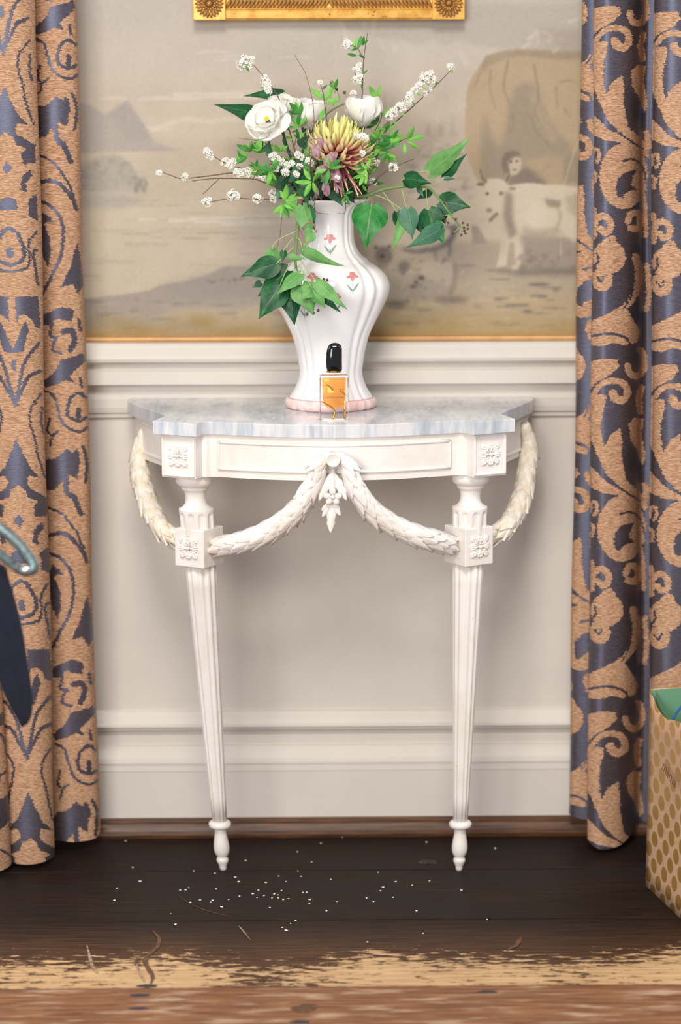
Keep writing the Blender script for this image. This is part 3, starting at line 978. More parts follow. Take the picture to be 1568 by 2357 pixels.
def mask_left_axis(x, y, ax0=37.0):
    """first fold of the left curtain: motif mirrored about a vertical axis"""
    y0 = 520.0
    yy = (y - y0) % PER + y0
    ax = ax0 + 0.034 * (y - 1000)
    d = np.abs(x - ax) * 3.367
    Y = (yy - 700) * 3.367
    g = np.zeros(x.shape, bool)
    polys = [[(28, -60), (210, -60), (215, 190), (175, 180), (145, 120), (105, 80), (55, 90), (28, 150)],
             [(108, 130), (125, 200), (75, 370), (0, 378), (0, 350), (40, 260), (85, 150)],
             [(0, 1040), (45, 1150), (95, 1260), (175, 1345), (90, 1330), (70, 1390), (100, 1430), (225, 1500), (225, 1640), (125, 1650), (115, 1560), (160, 1530), (75, 1500), (55, 1440), (25, 1420), (0, 1400)],
             [(0, 1630), (38, 1680), (0, 1735)], [(175, 1690), (115, 1740), (100, 1850), (145, 1865), (145, 1795), (195, 1740)],
             [(225, 1880), (160, 1925), (160, 2060), (200, 2075), (225, 2090)], [(0, 1905), (60, 1920), (75, 2000), (0, 2010)]]
    for p in polys: g |= inpoly(d, Y, p)
    strokes = [([(205, 300), (90, 440), (25, 680), (0, 790)], 26), ([(200, 520), (115, 560), (65, 650), (15, 740)], 28), ([(0, 440), (0, 500)], 34), ([(205, 690), (125, 800), (110, 900), (145, 1050), (165, 1180), (215, 1340)], 18),
               ([(210, 800), (200, 900), (212, 1000)], 20), ([(0, -590), (60, -550), (110, -430), (90, -340), (0, -300)], 30), ([(0, -420), (0, -380)], 50), ([(205, -560), (150, -470), (150, -350), (120, -280), (0, -250)], 20), ([(210, -420), (180, -380), (210, -150)], 22)]
    for p, w_ in strokes: g |= instroke(d, Y, p, w_)
    return ~g


def mask_right(x, y, dx=0.0, dy=0.0):
    """front fold of the right curtain"""
    y = y - dy
    yy = (y + 12) % PER - 12
    xx = (x - dx) - (-0.006) * (y - yy)
    X, Y = (xx - 1290) * 2.946, yy * 2.946
    g = np.zeros(x.shape, bool)
    polys = [[(215, 60), (300, 40), (400, 45), (415, 90), (370, 140), (310, 175), (270, 190), (215, 250)],
             [(200, 300), (280, 280), (322, 285), (320, 340), (297, 420), (290, 500), (300, 600), (330, 700), (390, 790), (455, 860), (425, 905), (330, 830), (270, 720), (245, 640), (200, 560)],
             [(312, 640), (350, 560), (420, 512), (434, 600), (430, 700), (460, 860), (560, 950), (605, 1000), (600, 1080), (520, 1010), (430, 950), (350, 830)],
             [(190, 740), (250, 800), (330, 880), (440, 935), (540, 985), (500, 1010), (400, 965), (300, 950), (190, 900)],
             [(480, 480), (520, 440), (580, 450), (565, 560), (595, 700), (570, 765), (530, 650), (490, 590)],
             [(200, 2180), (350, 2115), (450, 2090), (490, 2160), (545, 2255), (520, 2320), (450, 2345), (360, 2325), (290, 2350), (200, 2340)]]
    for p in polys: g |= inpoly(X, Y, p)
    E_ = lambda cx, cy, rx, ry: ((X - cx) / rx) ** 2 + ((Y - cy) / ry) ** 2 < 1
    g |= E_(430, 1195, 165, 222) | E_(330, 1745, 112, 112) | E_(285, 1893, 72, 82)
    strokes = [([(230, 290), (300, 208), (380, 190), (450, 215), (468, 275), (440, 320), (390, 312), (372, 280)], 34, 62), ([(470, 90), (490, 140), (530, 160), (570, 130), (585, 60), (560, -30)], 45, None), ([(565, 235), (548, 320), (560, 400)], 42, None),
               ([(215, 1080), (225, 1020), (255, 1015), (262, 1070), (245, 1100)], 24, None), ([(215, 1160), (238, 1180), (230, 1240)], 26, None), ([(225, 1600), (240, 1500), (290, 1465), (340, 1505), (335, 1560), (300, 1578), (272, 1550)], 44, None),
               ([(300, 1640), (350, 1610), (375, 1650)], 30, None), ([(460, 1500), (480, 1450), (530, 1450), (545, 1500), (520, 1550), (475, 1545)], 46, None), ([(510, 1745), (532, 1850), (512, 1980), (440, 2080), (320, 2150)], 54, 40),
               ([(555, 1300), (575, 1420), (580, 1600)], 30, None), ([(590, 900), (600, 990)], 40, None), ([(590, 1800), (600, 2000), (585, 2100)], 34, None), ([(225, 1420), (235, 1480)], 34, None)]
    for p, w_, w1 in strokes: g |= instroke(X, Y, p, w_, 28, w1)
    cut = [([(605, 1330), (565, 1150), (500, 1082), (420, 1092)], 15), ([(250, 1880), (280, 1910), (300, 1870)], 14), ([(235, 1800), (255, 1770), (250, 1720)], 16), ([(210, 2280), (330, 2262), (440, 2290), (480, 2345)], 18), ([(262, 700), (330, 840), (440, 930), (560, 1010)], 14), ([(430, 2090), (480, 2010), (500, 1900)], 10)]
    for p, w_ in cut: g &= ~instroke(X, Y, p, w_)
    g &= ~inpoly(X, Y, [(378, 1290), (384, 1222), (430, 1172), (522, 1148), (492, 1200), (482, 1250), (522, 1290), (480, 1292), (440, 1312), (418, 1345), (388, 1335)])
    return g


def curtain(name, ctrl_top, ctrl_bot, hem, maskf, label, ztop=2.45, ncol=420, nrow=900):
    """ctrl_*: plan polylines (x,y) at ceiling and hem; hem: hem height per control point"""
    T = spline(ctrl_top, 2400); B = spline(ctrl_bot, 2400); Hm = spline([(h, 0) for h in hem], 2400)[:, 0]
    # equal arc-length columns
    s = np.concatenate([[0], np.cumsum(np.hypot(*np.diff(B, axis=0).T))])
    q = np.interp(np.linspace(0, s[-1], ncol), s, np.arange(2400))
    ip = lambda A: np.stack([np.interp(q, np.arange(2400), A[:, k]) for k in range(A.shape[1])], 1)
    T, B = ip(T), ip(B)
    Hm = np.interp(q, np.arange(2400), Hm)
    # rows: fine in view, coarse above the frame
    zz = np.concatenate([np.linspace(0, 1.63, nrow), np.linspace(1.64, ztop, 12)])
    V = np.empty((len(zz), ncol, 3))
    for i, z in enumerate(zz):
        t = z / 1.6
        zc = np.maximum(Hm + (z * (1 - Hm / ztop)), 0)
        V[i, :, 0] = B[:, 0] * (1 - t) + T[:, 0] * t + 0.0016 * np.sin(z * 9 + q * 0.004)
        V[i, :, 1] = B[:, 1] * (1 - t) + T[:, 1] * t + 0.002 * np.sin(z * 6.3 + q * 0.006)
        V[i, :, 2] = zc
    V = V.reshape(-1, 3)
    px, py = to_px(V)
    n = len(V)
    # thread fray: every row of weft ends a little differently
    fr = nrng.normal(0, 1.5, len(zz))
    pxj = px + np.repeat(fr, ncol) * 0.9 + nrng.normal(0, 0.5, n)
    col = np.tile(np.arange(ncol), len(zz)) / (ncol - 1)
    mask = maskf(pxj, py, col).astype(np.float32)
    idx = np.arange(n).reshape(len(zz), ncol)
    F = np.stack([idx[:-1, :-1], idx[:-1, 1:], idx[1:, 1:], idx[1:, :-1]], -1).reshape(-1, 4)
    org = np.array([B[:, 0].mean(), B[:, 1].mean(), 0.0])
    me = grid_mesh(name, V - org, F, M['damask'], True)
    a = me.attributes.new('t', 'FLOAT', 'POINT')
    a.data.foreach_set('value', mask)
    o = link(name, me, None, org)
    return tag(o, label, 'curtain', 'damask curtains framing the wall')


# left curtain: control points from the wall side towards the room
LB = [(-0.515, -0.045), (-0.480, -0.050), (-0.456, -0.080), (-0.462, -0.118), (-0.500, -0.136), (-0.535, -0.128), (-0.562, -0.100), (-0.560, -0.120), (-0.540, -0.150), (-0.531, -0.190),
      (-0.548, -0.225), (-0.580, -0.235), (-0.612, -0.222), (-0.632, -0.190), (-0.628, -0.160), (-0.616, -0.195), (-0.609, -0.240), (-0.630, -0.272), (-0.670, -0.280), (-0.710, -0.262), (-0.735, -0.20), (-0.76, -0.12), (-0.80, -0.16), (-0.85, -0.2)]
LT = [(-0.515, -0.045), (-0.485, -0.050), (-0.468, -0.078), (-0.472, -0.112), (-0.500, -0.128), (-0.535, -0.122), (-0.562, -0.095), (-0.558, -0.118), (-0.540, -0.145), (-0.531, -0.178),
      (-0.548, -0.205), (-0.580, -0.214), (-0.625, -0.205), (-0.650, -0.180), (-0.655, -0.150), (-0.652, -0.185), (-0.655, -0.215), (-0.675, -0.235), (-0.700, -0.240), (-0.725, -0.225), (-0.745, -0.18), (-0.77, -0.12), (-0.80, -0.15), (-0.85, -0.18)]
LH = [0.03, 0.03, 0.034, 0.024, 0.022, 0.024, 0.02, 0.012, 0.012, 0.014, 0.012, 0.010, 0.012, 0.014, 0.012, 0.012, 0.012, 0.010, 0.010, 0.010, 0.010, 0.010, 0.01, 0.01]
ci, cj = 6.0 / 23, 14.0 / 23


def lmask(px, py, col):
    m1 = mask_left_axis(px, py)
    m2 = mask_left_scroll(px, py)
    m3 = mask_left_scroll(px + 128 + 0.02 * (py - 1000), py + 30)
    # the arc-length column where the folds meet is hidden in the valley
    return np.where(col < LC[0], m2, np.where(col < LC[1], m1, m3))


def arc_frac(ctrl, k):
    P = spline(ctrl, 2400)
    s = np.concatenate([[0], np.cumsum(np.hypot(*np.diff(P, axis=0).T))])
    return s[int(k / (len(ctrl) - 1) * 2399)] / s[-1]


LC = (arc_frac(LB, 6.3), arc_frac(LB, 14.2))
curtain('curtain', LT, LB, LH, lmask, 'bronze and blue damask curtain hanging at the left edge, beside the navy velvet', ncol=460)

RB = [(0.520, -0.045), (0.475, -0.048), (0.455, -0.062), (0.458, -0.085), (0.485, -0.095), (0.500, -0.088), (0.494, -0.100), (0.484, -0.125), (0.483, -0.150), (0.500, -0.166), (0.525, -0.162), (0.550, -0.145), (0.574, -0.108), (0.592, -0.062),
      (0.606, -0.058), (0.614, -0.070), (0.606, -0.125), (0.598, -0.186), (0.612, -0.215), (0.640, -0.220), (0.67, -0.20), (0.70, -0.15), (0.74, -0.10), (0.79, -0.16), (0.85, -0.2)]
RT = [(0.520, -0.045), (0.475, -0.048), (0.456, -0.062), (0.460, -0.085), (0.485, -0.095), (0.500, -0.085), (0.488, -0.095), (0.474, -0.120), (0.473, -0.145), (0.490, -0.162), (0.515, -0.158), (0.540, -0.142), (0.558, -0.108), (0.572, -0.062),
      (0.584, -0.058), (0.592, -0.070), (0.582, -0.125), (0.573, -0.186), (0.587, -0.215), (0.615, -0.220), (0.65, -0.20), (0.69, -0.15), (0.74, -0.10), (0.79, -0.16), (0.85, -0.2)]
RH = [0.06, 0.06, 0.055, 0.05, 0.045, 0.03, 0.02, 0.025, 0.022, 0.012, 0.010, 0.014, 0.024, 0.03, 0.03, 0.02, 0.02, 0.018, 0.018, 0.018, 0.018, 0.018, 0.02, 0.02, 0.02]
RC = (arc_frac(RB, 5.3), arc_frac(RB, 14.3))


def rmask(px, py, col):
    mB = mask_right(px, py)
    mC = mask_right(px, py, 137.0, 12.0)
    mA = mask_right(px, py, -92.0, 250.0)
    return np.where(col < RC[0], mA, np.where(col < RC[1], mB, mC))


curtain('curtain', RT, RB, RH, rmask, 'bronze and blue damask curtain hanging at the right edge, behind the dotted bag', ncol=460)

# ================================================================== CONSOLE TABLE
TPHI, TXC = 0.010, -0.006


def tw(x, y, z=0.0):
    c, s = math.cos(TPHI), math.sin(TPHI)
    x += TXC
    return Vector((x * c - y * s, x * s + y * c, z))


table = empty('console_table', tw(0, -0.2, 0), 'antique white half-round console table with grey marble top and carved leaf garlands', 'table')
TOPZ, MTH = 0.86, 0.0235
half = [  # (x, y, corner?) right half from the back to the front centre
    (0.384, -0.012, 1), (0.384, -0.045, 0), (0.374, -0.088, 0), (0.345, -0.155, 0), (0.316, -0.222, 0), (0.303, -0.262, 1), (0.322, -0.329, 1), (0.243, -0.373, 1), (0.232, -0.349, 0), (0.214, -0.345, 0), (0.155, -0.366, 0), (0.085, -0.387, 0), (0.0, -0.398, 0)]


def half_outline(step=6):
    out, seg = [], []
    for p in half:
        seg.append(p[:2])
        if p[2] and len(seg) > 1:
            out += [tuple(q) for q in spline(seg, step * (len(seg) - 1) + 1 if len(seg) > 2 else 2)][:-1]
            seg = [p[:2]]
    out += [tuple(q) for q in spline(seg, step * (len(seg) - 1) + 1)]
    return out


ho = half_outline()
outline = ho + [(-x, y) for (x, y) in ho[::-1][1:]]      # right back -> front -> left back


def inset(poly, d):
    n = len(poly)
    area2 = sum(poly[i][0] * poly[(i + 1) % n][1] - poly[(i + 1) % n][0] * poly[i][1] for i in range(n))
    sg = 1 if area2 > 0 else -1
    out = []
    for i in range(n):
        a, b, c = Vector(poly[i - 1]), Vector(poly[i]), Vector(poly[(i + 1) % n])
        e1, e2 = (b - a).normalized(), (c - b).normalized()
        n1, n2 = Vector((-e1.y, e1.x)) * sg, Vector((-e2.y, e2.x)) * sg
        m_ = (n1 + n2)
        m_ = m_ / max(m_.length_squared, 0.6) * 2 * d
        out.append((b.x + m_.x, b.y + m_.y))
    return out


def prism(poly, z0, z1):
    n = len(poly)
    v = [tw(x, y, z0) for x, y in poly] + [tw(x, y, z1) for x, y in poly]
    f = [(i, (i + 1) % n, (i + 1) % n + n, i + n) for i in range(n)] + [tuple(range(n))[::-1], tuple(range(n, 2 * n))]
    return v, f


def fix_normals(o):
    bm = bmesh.new(); bm.from_mesh(o.data)
    bmesh.ops.recalc_face_normals(bm, faces=bm.faces)
    bm.to_mesh(o.data); bm.free()
    return o


o = mk('marble_top', *prism(outline, TOPZ - MTH, TOPZ), M['marble'], table)
fix_normals(o); bevel(o, 0.0012, 2, 30)
o['label'] = 'grey streaked marble top with bowed front'
AZ0, AZ1 = 0.7600, TOPZ - MTH
_ah = [(0.374, -0.012), (0.374, -0.045)] + [tuple(q) for q in spline([(0.365, -0.083), (0.337, -0.150), (0.308, -0.217), (0.296, -0.262)], 14)] + [(0.292, -0.300), (0.240, -0.335)] + [tuple(q) for q in spline([(0.228, -0.3385), (0.212, -0.337), (0.155, -0.358), (0.085, -0.379), (0.0, -0.390)], 30)]
AOUT = _ah + [(-x, y) for x, y in _ah[::-1][1:]]
o = mk('apron', *prism(AOUT, AZ0, AZ1), M['white'], table)
fix_normals(o)

# front curve of the apron, as function of x
ap = [p for p in AOUT if p[1] < -0.335 and abs(p[0]) < 0.222]
ap.sort()
apx, apy = np.array([p[0] for p in ap]), np.array([p[1] for p in ap])
apron_y = lambda x: float(np.interp(x, apx, apy))


def bead_x(x0, x1, z, r, yo=0.0, n=36):
    return tube_geo([tw(x, apron_y(x) - yo, z) for x in np.linspace(x0, x1, n)], r, 8)


# raised panel with bead frame on the front of the apron
PX, PZ0, PZ1 = 0.205, 0.7755, 0.8230
xs_ = np.linspace(-PX, PX, 40)
b = MB()
for zc, r in ((PZ0, 0.0032), (PZ1, 0.0032)):
    b.add(*bead_x(-PX, PX, zc, r, 0.002))
for sx in (-PX, PX):
    b.add(*tube_geo([tw(sx, apron_y(sx) - 0.002, z) for z in (PZ0, PZ1)], 0.0032, 8, False))
b.build('panel_moulding', M['white'], table, True)
v = [tw(x, apron_y(x) - 0.0025, z) for z in (PZ0 + 0.003, PZ1 - 0.003) for x in xs_]
n = len(xs_)
mk('apron_panel', v, [(i, i + 1, n + i + 1, n + i) for i in range(n - 1)], M['white'], table, True)
# side mouldings
for sg in (1, -1):
    pts = [p for p in AOUT if p[0] * sg > 0 and -0.27 < p[1] < -0.03]
    pts.sort(key=lambda p: p[1])
    for zc in (AZ0 + 0.012, AZ1 - 0.010):
        mk('side_moulding', *tube_geo([tw(p[0], p[1], zc) for p in pts], 0.003, 8), M['white'], table, True)

# corner blocks
CA = math.atan2(0.044, 0.079)            # turn of the corner face
CW = 0.070


def rosette_geo(c, u, n_, up, s):
    """square acanthus patera. c centre, u right, up, n_ outward, s size"""
    b = MB()

    def blob(du, dv, ru, rv, ang, h, lift=0.0):
        v, f = sphere_geo((0, 0, 0), 1, 1, 1, 10, 6)
        ca, sa = math.cos(ang), math.sin(ang)
        out = []
        for p in v:
            a, bb, hh = p[0] * ru, p[1] * rv, p[2] * h * 1.5 + lift
            out.append(c + u * (du + a * ca - bb * sa) + up * (dv + a * sa + bb * ca) + n_ * hh)
        b.add(out, f)
    h = s / 2
    for k in range(4):
        a = PI / 4 + k * PI / 2
        for da, ln, off in ((0, 0.42, 0.62), (0.26, 0.30, 0.66), (-0.26, 0.30, 0.66), (0.13, 0.30, 0.96), (-0.13, 0.30, 0.96), (0, 0.22, 1.12)):
            r = off * h
            blob(r * math.cos(a + da), r * math.sin(a + da), ln * h, 0.13 * h, a + da * 1.6, 0.10 * h, 0.05 * h)
        a2 = k * PI / 2
        for da, ln, off, w_ in ((0, 0.38, 0.52, 0.17), (0.24, 0.30, 0.66, 0.11), (-0.24, 0.30, 0.66, 0.11), (0, 0.18, 0.86, 0.10), (0.19, 0.16, 0.86, 0.08), (-0.19, 0.16, 0.86, 0.08)):
            r = off * h
            blob(r * math.cos(a2 + da), r * math.sin(a2 + da), ln * h, w_ * h, a2 + da * 1.2, 0.14 * h, 0.06 * h)
    blob(0, 0, 0.17 * h, 0.17 * h, 0, 0.26 * h, 0.08 * h)
    return b


def block_box(c, u, n_, w_, d_, h_):
    """box with front face centred at c, extending behind by d_"""
    up = Vector((0, 0, 1))
    v = [c + u * (a * w_ / 2) - n_ * (dd * d_) + up * (k * h_ / 2) for k in (-1, 1) for dd in (1, 0) for a in (-1, 1)]
    f = [(0, 1, 3, 2), (4, 6, 7, 5), (2, 3, 7, 6), (0, 4, 5, 1), (0, 2, 6, 4), (1, 5, 7, 3)]
    return v, f


UP = Vector((0, 0, 1))
for sg in (1, -1):
    mid = tw(sg * 0.2825, -0.351, 0)
    nrm = Vector((sg * math.sin(CA), -math.cos(CA), 0))
    rotm = Matrix.Rotation(TPHI, 3, 'Z')
    nrm = rotm @ nrm
    u = Vector((-nrm.y, nrm.x, 0))           # to the right when looking at the face
    c = mid - nrm * 0.012 + UP * ((AZ0 + AZ1) / 2)
    hgt = AZ1 - AZ0
    blk = mk('corner_block', *block_box(c, u, nrm, CW, 0.05, hgt + 0.003), M['white'], table)
    fix_normals(blk); bevel(blk, 0.0012, 2)
    b = MB()
    w2, h2 = CW / 2 - 0.003, hgt / 2 - 0.003
    cc = c + nrm * 0.0005
    for (a0, b0, a1, b1) in ((-w2, -h2, w2, -h2), (-w2, h2, w2, h2), (-w2, -h2, -w2, h2), (w2, -h2, w2, h2)):
        b.add(*tube_geo([cc + u * a0 + UP * b0, cc + u * a1 + UP * b1], 0.0023, 8, False))
    b.build('bead_frame', M['white'], blk, True)
    rosette_geo(c, u, nrm, UP, 0.039).build('rosette', M['white'], blk, True)

# legs: the axis leans back and inward from the corner block to the floor
LEGTOP, LEGFOOT = (0.2490, -0.302, 0.752), (0.2195, -0.2475, 0.0)


def make_leg(sg):
    off = 0.0065 if sg > 0 else -0.0065
    tx = {1: 0.2455, -1: -0.2505}[sg]
    fx = {1: 0.2325, -1: -0.2080}[sg]
    fy = {1: -0.256, -1: -0.240}[sg]

    def ax(z):
        t = 1 - z / 0.752
        p = tw(tx + (fx - tx) * t, -0.302 + (fy + 0.302) * t)
        return (p.x, p.y)
    # shaft
    nfl = 12

    def flute(a, z, r):
        q = (a * nfl / (2 * PI)) % 1.0
        g = max(0.0, 1 - abs(q - 0.5) / 0.34)
        return r * (1 - 0.085 * math.sqrt(g)) if g > 0 else r
    prof = [(0.0136 + (0.0284 - 0.0136) * t, 0.0985 + (0.600 - 0.0985) * t) for t in np.linspace(0, 1, 12)]
    leg = mk('leg', *lathe_geo(prof, 144, flute, ax=ax), M['white'], table, True)
    # ring and turned foot
    ring = [(0.0125, 0.0985), (0.0175, 0.0975), (0.0205, 0.0945), (0.0212, 0.0905), (0.0200, 0.0868), (0.0165, 0.0845), (0.0115, 0.0838)]
    mk('ring', *lathe_geo(ring, 40, ax=ax), M['white'], leg, True)
    foot = [(0.0103, 0.085), (0.0107, 0.076), (0.0120, 0.066), (0.0138, 0.056), (0.0147, 0.047), (0.0143, 0.039), (0.0122, 0.032), (0.0092, 0.0275), (0.0088, 0.0262), (0.0105, 0.0240), (0.0113, 0.0205), (0.0108, 0.0172), (0.0085, 0.0125), (0.0068, 0.0080), (0.0064, 0.0040), (0.0055, 0.0)]
    mk('foot', *lathe_geo(foot, 36, ax=ax), M['white'], leg, True)
    # capital and neck
    cap = [(0.0315, AZ0 + 0.001), (0.0325, 0.7545), (0.0335, 0.7495), (0.0325, 0.7440), (0.0285, 0.7395), (0.0245, 0.7380), (0.0240, 0.7372), (0.0242, 0.7340), (0.0235, 0.7320), (0.0205, 0.7305), (0.0188, 0.7255), (0.0180, 0.7190), (0.0182, 0.7125), (0.0200, 0.7060), (0.0240, 0.7010), (0.0300, 0.6978), (0.0318, 0.6968), (0.0318, 0.695)]
    mk('capital', *lathe_geo(cap, 48, ax=ax), M['white'], leg, True)
    # fluted collar with round-headed hollows
    def hollow(a, z, r):
        q = ((a * 10 / (2 * PI)) % 1.0 - 0.5) * 2 * PI * 0.0318 / 10
        top = 0.6905
        dz = max(0, z - (top - 0.0062))
        d = math.hypot(q, dz)
        g = 1 - d / 0.0064
        return r - (0.0032 * math.sqrt(min(1, g * 1.6)) if g > 0 and z < top else 0)
    cp = [(0.0318 - 0.0006 * t, 0.6965 - (0.6965 - 0.648) * t) for t in np.linspace(0, 1, 30)]
    mk('fluted_collar', *lathe_geo(cp, 160, hollow, ax=ax), M['white'], leg, True)
    # square block with rosette
    ba = math.radians(33)
    nrm = rotm @ Vector((sg * math.sin(ba), -math.cos(ba), 0))
    u = Vector((-nrm.y, nrm.x, 0))
    a_ = ax(0.628)
    c = Vector((a_[0], a_[1], 0.6275)) + nrm * 0.0315
    blk = mk('leg_block', *block_box(c, u, nrm, 0.063, 0.063, 0.0690), M['white'], leg)
    fix_normals(blk); bevel(blk, 0.0015, 2)
    rosette_geo(c, u, nrm, UP, 0.039).build('rosette', M['white'], leg, True)
    return Vector((a_[0], a_[1], 0.6275)), nrm, u


blocks = {sg: make_leg(sg) for sg in (1, -1)}

# ---- garlands of overlapping laurel leaves


def laurel_mesh(name, Lf, Wf, mat):
    nl, nw = 8, 3
    v, f = [], []
    pr = [0.30, 0.62, 0.88, 1.0, 0.93, 0.80, 0.62, 0.36, 0.03]
    for i in range(nl + 1):
        t = i / nl
        for j in range(-nw, nw + 1):
            s = j / nw
            w_ = Wf / 2 * pr[i] * (1 + 0.13 * (i % 2) * abs(s))
            v.append((s * w_, t * Lf - 0.004 * abs(s) * (1 if i < 8 else 0), 0.0042 * (1 - s * s) * math.sin(PI * min(1, t + 0.15)) + 0.0012 * (1 if j == 0 else 0) + 0.010 * t * t * 0.35))
    w = 2 * nw + 1
    for i in range(nl):
        for j in range(w - 1):
            f.append((i * w + j, i * w + j + 1, (i + 1) * w + j + 1, (i + 1) * w + j))
    n0 = len(v)
    v += [(x, y, z - 0.004) for (x, y, z) in v]
    f += [tuple(k + n0 for k in q)[::-1] for q in f]
    rim = [i * w for i in range(nl + 1)] + [nl * w + j for j in range(1, w)] + [i * w + w - 1 for i in range(nl - 1, -1, -1)] + [j for j in range(w - 2, 0, -1)]
    for k in range(len(rim)):
        a, bq = rim[k], rim[(k + 1) % len(rim)]
        f.append((a, bq, bq + n0, a + n0))
    me = bpy.data.meshes.new(name)
    me.from_pydata(v, [], f)
    me.materials.append(mat)
    me.polygons.foreach_set('use_smooth', np.ones(len(me.polygons), bool))
    return me


LAUREL = laurel_mesh('laurel_leaf', 0.046, 0.021, M['white'])
LAUREL_AGED = laurel_mesh('laurel_leaf_aged', 0.046, 0.021, M['white_aged'])


def garland(path, radii, mesh, mat, around=5, step=0.0155, face=Vector((0, -1, 0)), lbl=None):
    P = spline(path, 160)
    R_ = np.interp(np.linspace(0, 1, 160), np.linspace(0, 1, len(radii)), radii)
    s = np.concatenate([[0], np.cumsum(np.linalg.norm(np.diff(P, axis=0), axis=1))])
    core = mk('garland', *tube_geo(P[::4], R_[::4] * 0.86, 14), mat, table, True)
    if lbl: core['label'] = lbl
    L_ = s[-1]
    k = 0
    d = 0.0
    while d < L_ - 0.030:
        i = int(np.interp(d, s, np.arange(160)))
        p = Vector(P[i]); t = Vector(P[min(i + 3, 159)] - P[max(i - 3, 0)]).normalized()
        n0 = (face - t * face.dot(t)).normalized()
        b0 = t.cross(n0)
        r = R_[i]
        sc = 0.55 + 0.45 * r / 0.016
        for q in range(around):
            a = (q + 0.5 * (k % 2)) * 2 * PI / around + rng.uniform(-0.15, 0.15)
            nn = n0 * math.cos(a) + b0 * math.sin(a)
            tt = (t + nn * rng.uniform(0.03, 0.11)).normalized()
            xx = tt.cross(nn).normalized()
            zz_ = xx.cross(tt).normalized()
            Mx = Matrix((xx, tt, zz_)).transposed().to_4x4()
            Mx = Matrix.Translation(p + nn * (r * 0.80)) @ Mx @ Matrix.Diagonal((sc, sc * rng.uniform(0.9, 1.1), sc, 1))
            instance('leaf', mesh, Mx, core)
        d += step
        k += 1
    return core


bossc = tw(-0.0015, apron_y(0) - 0.012, 0) + UP * 0.8035
for sg in (1, -1):
    bc, nrm, u = blocks[sg]
    # inner face of the block looks toward the middle
    inn = Vector((-u.x * sg, -u.y * sg, 0))
    end = bc + inn * 0.028 - UP * 0.002
    Yb = bossc.y
    px = {-1: [(762, 1046), (742, 1062), (722, 1110), (690, 1164), (640, 1208), (575, 1240)], 1: [(774, 1046), (796, 1064), (815, 1112), (850, 1166), (905, 1208), (975, 1236)]}[sg]
    ys = [Yb - 0.006, Yb - 0.010, Yb - 0.008, Yb + 0.004, Yb + 0.022, Yb + 0.042]
    path = [at(a, b_, y) for (a, b_), y in zip(px, ys)] + [end]
    garland(path, [0.006, 0.0115, 0.0155, 0.0165, 0.0165, 0.0158, 0.0145], LAUREL, M['white'])
    # outer garland: from the side of the apron down to the block
    px2 = {-1: [(333, 985), (322, 1030), (322, 1080), (333, 1130), (352, 1178), (382, 1222)], 1: [(1209, 976), (1219, 1020), (1214, 1075), (1205, 1130), (1186, 1178), (1158, 1216)]}[sg]
    ys2 = [-0.105, -0.105, -0.125, -0.155, -0.195, -0.240]
    out = -nrm
    path = [at(a, b_, y) for (a, b_), y in zip(px2, ys2)] + [bc - inn * 0.020 - nrm * 0.012 - UP * 0.004]
    garland(path, [0.008, 0.0135, 0.0165, 0.0168, 0.0162, 0.015, 0.014], LAUREL_AGED, M['white_aged'], face=Vector((-0.35 * sg * -1, -1, 0)).normalized())

# central boss and leaf pendant
prof = [(0.0, 0.0), (0.0122, 0.0), (0.0126, 0.004), (0.0123, 0.0068), (0.0112, 0.0080), (0.0100, 0.0072), (0.0085, 0.0062), (0.0, 0.0058)]
v, f = [], []
BOSSP = at(767, 1058, bossc.y - 0.020)
sgm = 32
for (r, h) in [(0.0100, -0.024)] + prof[1:-1]:
    for k in range(sgm):
        a = 2 * PI * k / sgm
        v.append(BOSSP + Vector((r * math.cos(a), -h, r * math.sin(a))))
for i in range(len(prof) - 2):
    for k in range(sgm):
        k2 = (k + 1) % sgm
        f.append((i * sgm + k, i * sgm + k2, (i + 1) * sgm + k2, (i + 1) * sgm + k))
f.append(tuple((len(prof) - 2) * sgm + k for k in range(sgm)))
boss = fix_normals(mk('boss', v, f, M['white'], table, True))
YP = bossc.y - 0.004
pend = mk('pendant', *tube_geo([at(767, 1078, YP), at(766, 1095, YP - 0.004), at(765, 1118, YP - 0.006), at(765, 1150, YP - 0.004), at(764, 1190, YP), at(762, 1212, YP)], [0.004, 0.0045, 0.006, 0.005, 0.004, 0.0015], 10), M['white'], table, True)


def carved_leaf(name, b_, t_, hw, parent, mat, bulge=0.35, thick=0.003, teeth=3, side=1):
    u = t_ - b_; Ln = u.length; u.normalize()
    n_ = Vector((0, -1, 0)); n_ = (n_ - u * n_.dot(u)).normalized()
    v_ = n_.cross(u)
    nl, nw = 12, 3
    V, F = [], []
    for i in range(nl + 1):
        t = i / nl
        base = math.sin(PI * min(1, 0.12 + 0.88 * t)) ** 0.8 if t < 0.999 else 0.02
        saw = 1.0 - 0.35 * ((t * teeth) % 1.0) if 0.15 < t < 0.95 else 0.9
        wv = hw * base * saw
        for j in range(-nw, nw + 1):
            s = j / nw
            V.append(b_ + u * (t * Ln) + v_ * (s * wv) + n_ * (bulge * hw * (1 - s * s) * math.sin(PI * t) + 0.12 * Ln * t * t + (0.0008 if j == 0 else 0)))
    w = 2 * nw + 1
    for i in range(nl):
        for j in range(w - 1):
            F.append((i * w + j, i * w + j + 1, (i + 1) * w + j + 1, (i + 1) * w + j))
    o = mk(name, V, F, mat, parent, True)
    sd = o.modifiers.new('solid', 'SOLIDIFY'); sd.thickness = thick; sd.offset = 0
    return o


